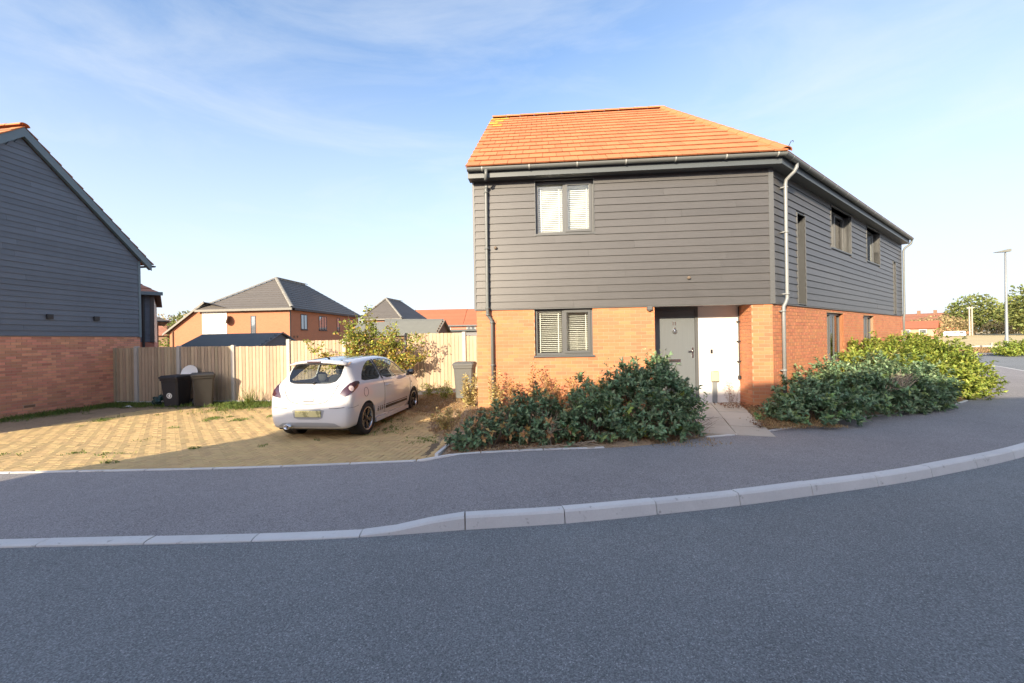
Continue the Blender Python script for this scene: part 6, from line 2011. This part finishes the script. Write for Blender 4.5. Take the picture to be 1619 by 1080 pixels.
far_tree('scrub_bush', 'wide brown scrub bush in front of the distant roofs', gz_(82.0, 82), [(0, 0, 1.6, 3.4, 2.0, 1.9), (4.2, 0, 1.9, 3.4, 2.2, 2.0), (7.0, 0, 1.4, 2.6, 2, 1.6)], M['leaf_farbrown'], (.4, .28), 12, trunk=(.12, .8), cat='bush')
far_tree('scrub_bush', 'brown bush below the right hand trees', gz_(99, 84), [(0, 0, .9, 2.6, 1.6, 1.5), (3.5, 0, .9, 2.6, 1.6, 1.5), (7, 0, 1, 2.4, 1.6, 1.5)], M['leaf_farbrown'], (.4, .28), 12, trunk=(.12, .8), cat='bush')
far_tree('scrub_bush', 'green bush beside the salmon building', gz_(73.5, 74), [(0, 0, .9, 1.2, 1.0, 1.2)], M['leaf_far'], (.3, .22), 14, trunk=(.1, .6), cat='bush')
far_tree('garden_tree', 'dark pine showing between the left houses', (-48.3, 60, 0), [(0, 0, 5.2, 1.0, 1.0, .8), (-.9, 0, 4.3, 1.0, 1.0, .7), (.8, 0, 5.9, .9, .9, .7), (-1.5, 0, 3.4, .8, .8, .5)], M['leaf_far'], (.35, .25), 16, trunk=(.15, 4.5))
far_tree('garden_tree', 'pale tree tops seen beyond the bungalow', (-63, 75, 0), [(0, 0, 4.2, 4.5, 3, 2.6), (5, 0, 4.6, 3.5, 3, 2.4)], M['leaf_farbrown'], (.45, .3), 8, trunk=(.3, 3))
far_tree('garden_bush', 'yellow green bush in front of the distant bungalow', (-41.3, 50, 0), [(0, 0, 1.6, 1.6, 1.2, 1.2)], M['leaf_lime'], (.3, .2), 16, trunk=(.1, .8), cat='bush')
pl = empty('twin_pole', gz_(88.2, 79), 0, 'pair of wooden utility poles with a crossarm', 'utility pole')
for dx in (-.25, .25): MB().tube([(dx, 0, -.3), (dx, 0, 5.6)], [.13, .10], 8).build('pole', M['slab'], pl)
MB().box(-.75, .75, -.06, .06, 5.3, 5.45).build('crossarm', M['slab'], pl)
sal = empty('salmon_building', gz_(68.5, 72), rad(-48), 'low salmon pink building with red roof beyond the field', 'house')
M['salmon'] = mat('salmon_render', (0.55, 0.27, 0.20), 0.85, noise=(1, .08))
MB().box(-5, 4.0, 0, 6, -.3, 1.9).build('wall', M['salmon'], sal)
rs = MB(); courses(rs, (-5.3, -.4, 1.85), (4.3, -.4, 1.85), (-5.3, 3, 3.2), (4.3, 3, 3.2), 8, .03); courses(rs, (4.3, 6.4, 1.85), (-5.3, 6.4, 1.85), (4.3, 3, 3.2), (-5.3, 3, 3.2), 8, .03)
rs.build('roof', M['tile_red'], sal)
for u in (-4, -2, 0, 2): bg_window(sal, ((0, 0), 0), u, u + .9, .9, 1.7, 1, M['white_pl'])
rr_ = empty('distant_terrace', gz_(120, 124), rad(-46), 'faraway terrace roofs with chimneys above the scrub', 'house')
MB().box(-24, 12, 0, 9, -.3, 4.0).build('wall', M['brick_far'], rr_)
r9 = MB(); courses(r9, (-24.5, -.5, 4), (12.5, -.5, 4), (-24.5, 4.5, 6.3), (12.5, 4.5, 6.3), 8, .04); courses(r9, (12.5, 9.5, 4), (-24.5, 9.5, 4), (12.5, 4.5, 6.3), (-24.5, 4.5, 6.3), 8, .04)
rro = r9.build('roof', M['tile_brown'], rr_)
for x in (-23, -14.5, -11, 1.5, 5): MB().box(x, x + .8, 4, 4.8, 5.6, 7.2).build('chimney', M['wood_dark'], rro)
def caravan(loc, rz, label):
    c = empty('caravan', loc, rz, label, 'caravan', 'white caravans beyond the field')
    b = MB().prism([(-2.4, .45), (2.3, .45), (2.4, .9), (2.2, 2.2), (1.9, 2.4), (-2.0, 2.4), (-2.4, 2.1)], -1, 1, 'y'); b.build('body', M['white_pl'], c)
    for x in (-1.6, .4): MB().box(x, x + 1.2, -1.02, -1.0, 1.4, 2.0).build('window', M['black_pl'], c)
    c.scale = (.42, .42, .42)
    for s in (-1, 1):
        w = MB(); w.lathe([(0, -.1), (.32, -.1), (.32, .1), (0, .1)], 16, Matrix.Translation((0, s * .9, .32)) @ Matrix.Rotation(rad(90), 4, 'X')); w.build('wheel', M['tyre'], c)
caravan(gz_(81.2, 76), rad(-46), 'white caravan on the left in front of the scrub')
caravan(gz_(83.0, 76.6), rad(-30), 'white caravan to the right by the twin poles')
# low timber rail fence along the field
kf = empty('rail_fence', (0, 0, 0), 0, 'low timber post and rail fence along the field edge', 'fence')
pp0 = LA + ln_ * 5.0
for k in range(13):
    p = pp0 + lt * (k * 2.4 + 4)
    MB().cbox(-.07, .07, -.07, .07, -.2, .75, .02).build('post', M['slab'], kf, (p.x, p.y, G(p.x, p.y)), math.atan2(lt.y, lt.x))
    MB().box(.07, 2.33, -.03, .03, .45, .57).build('rail', M['slab'], kf, (p.x, p.y, G(p.x, p.y)), math.atan2(lt.y, lt.x))
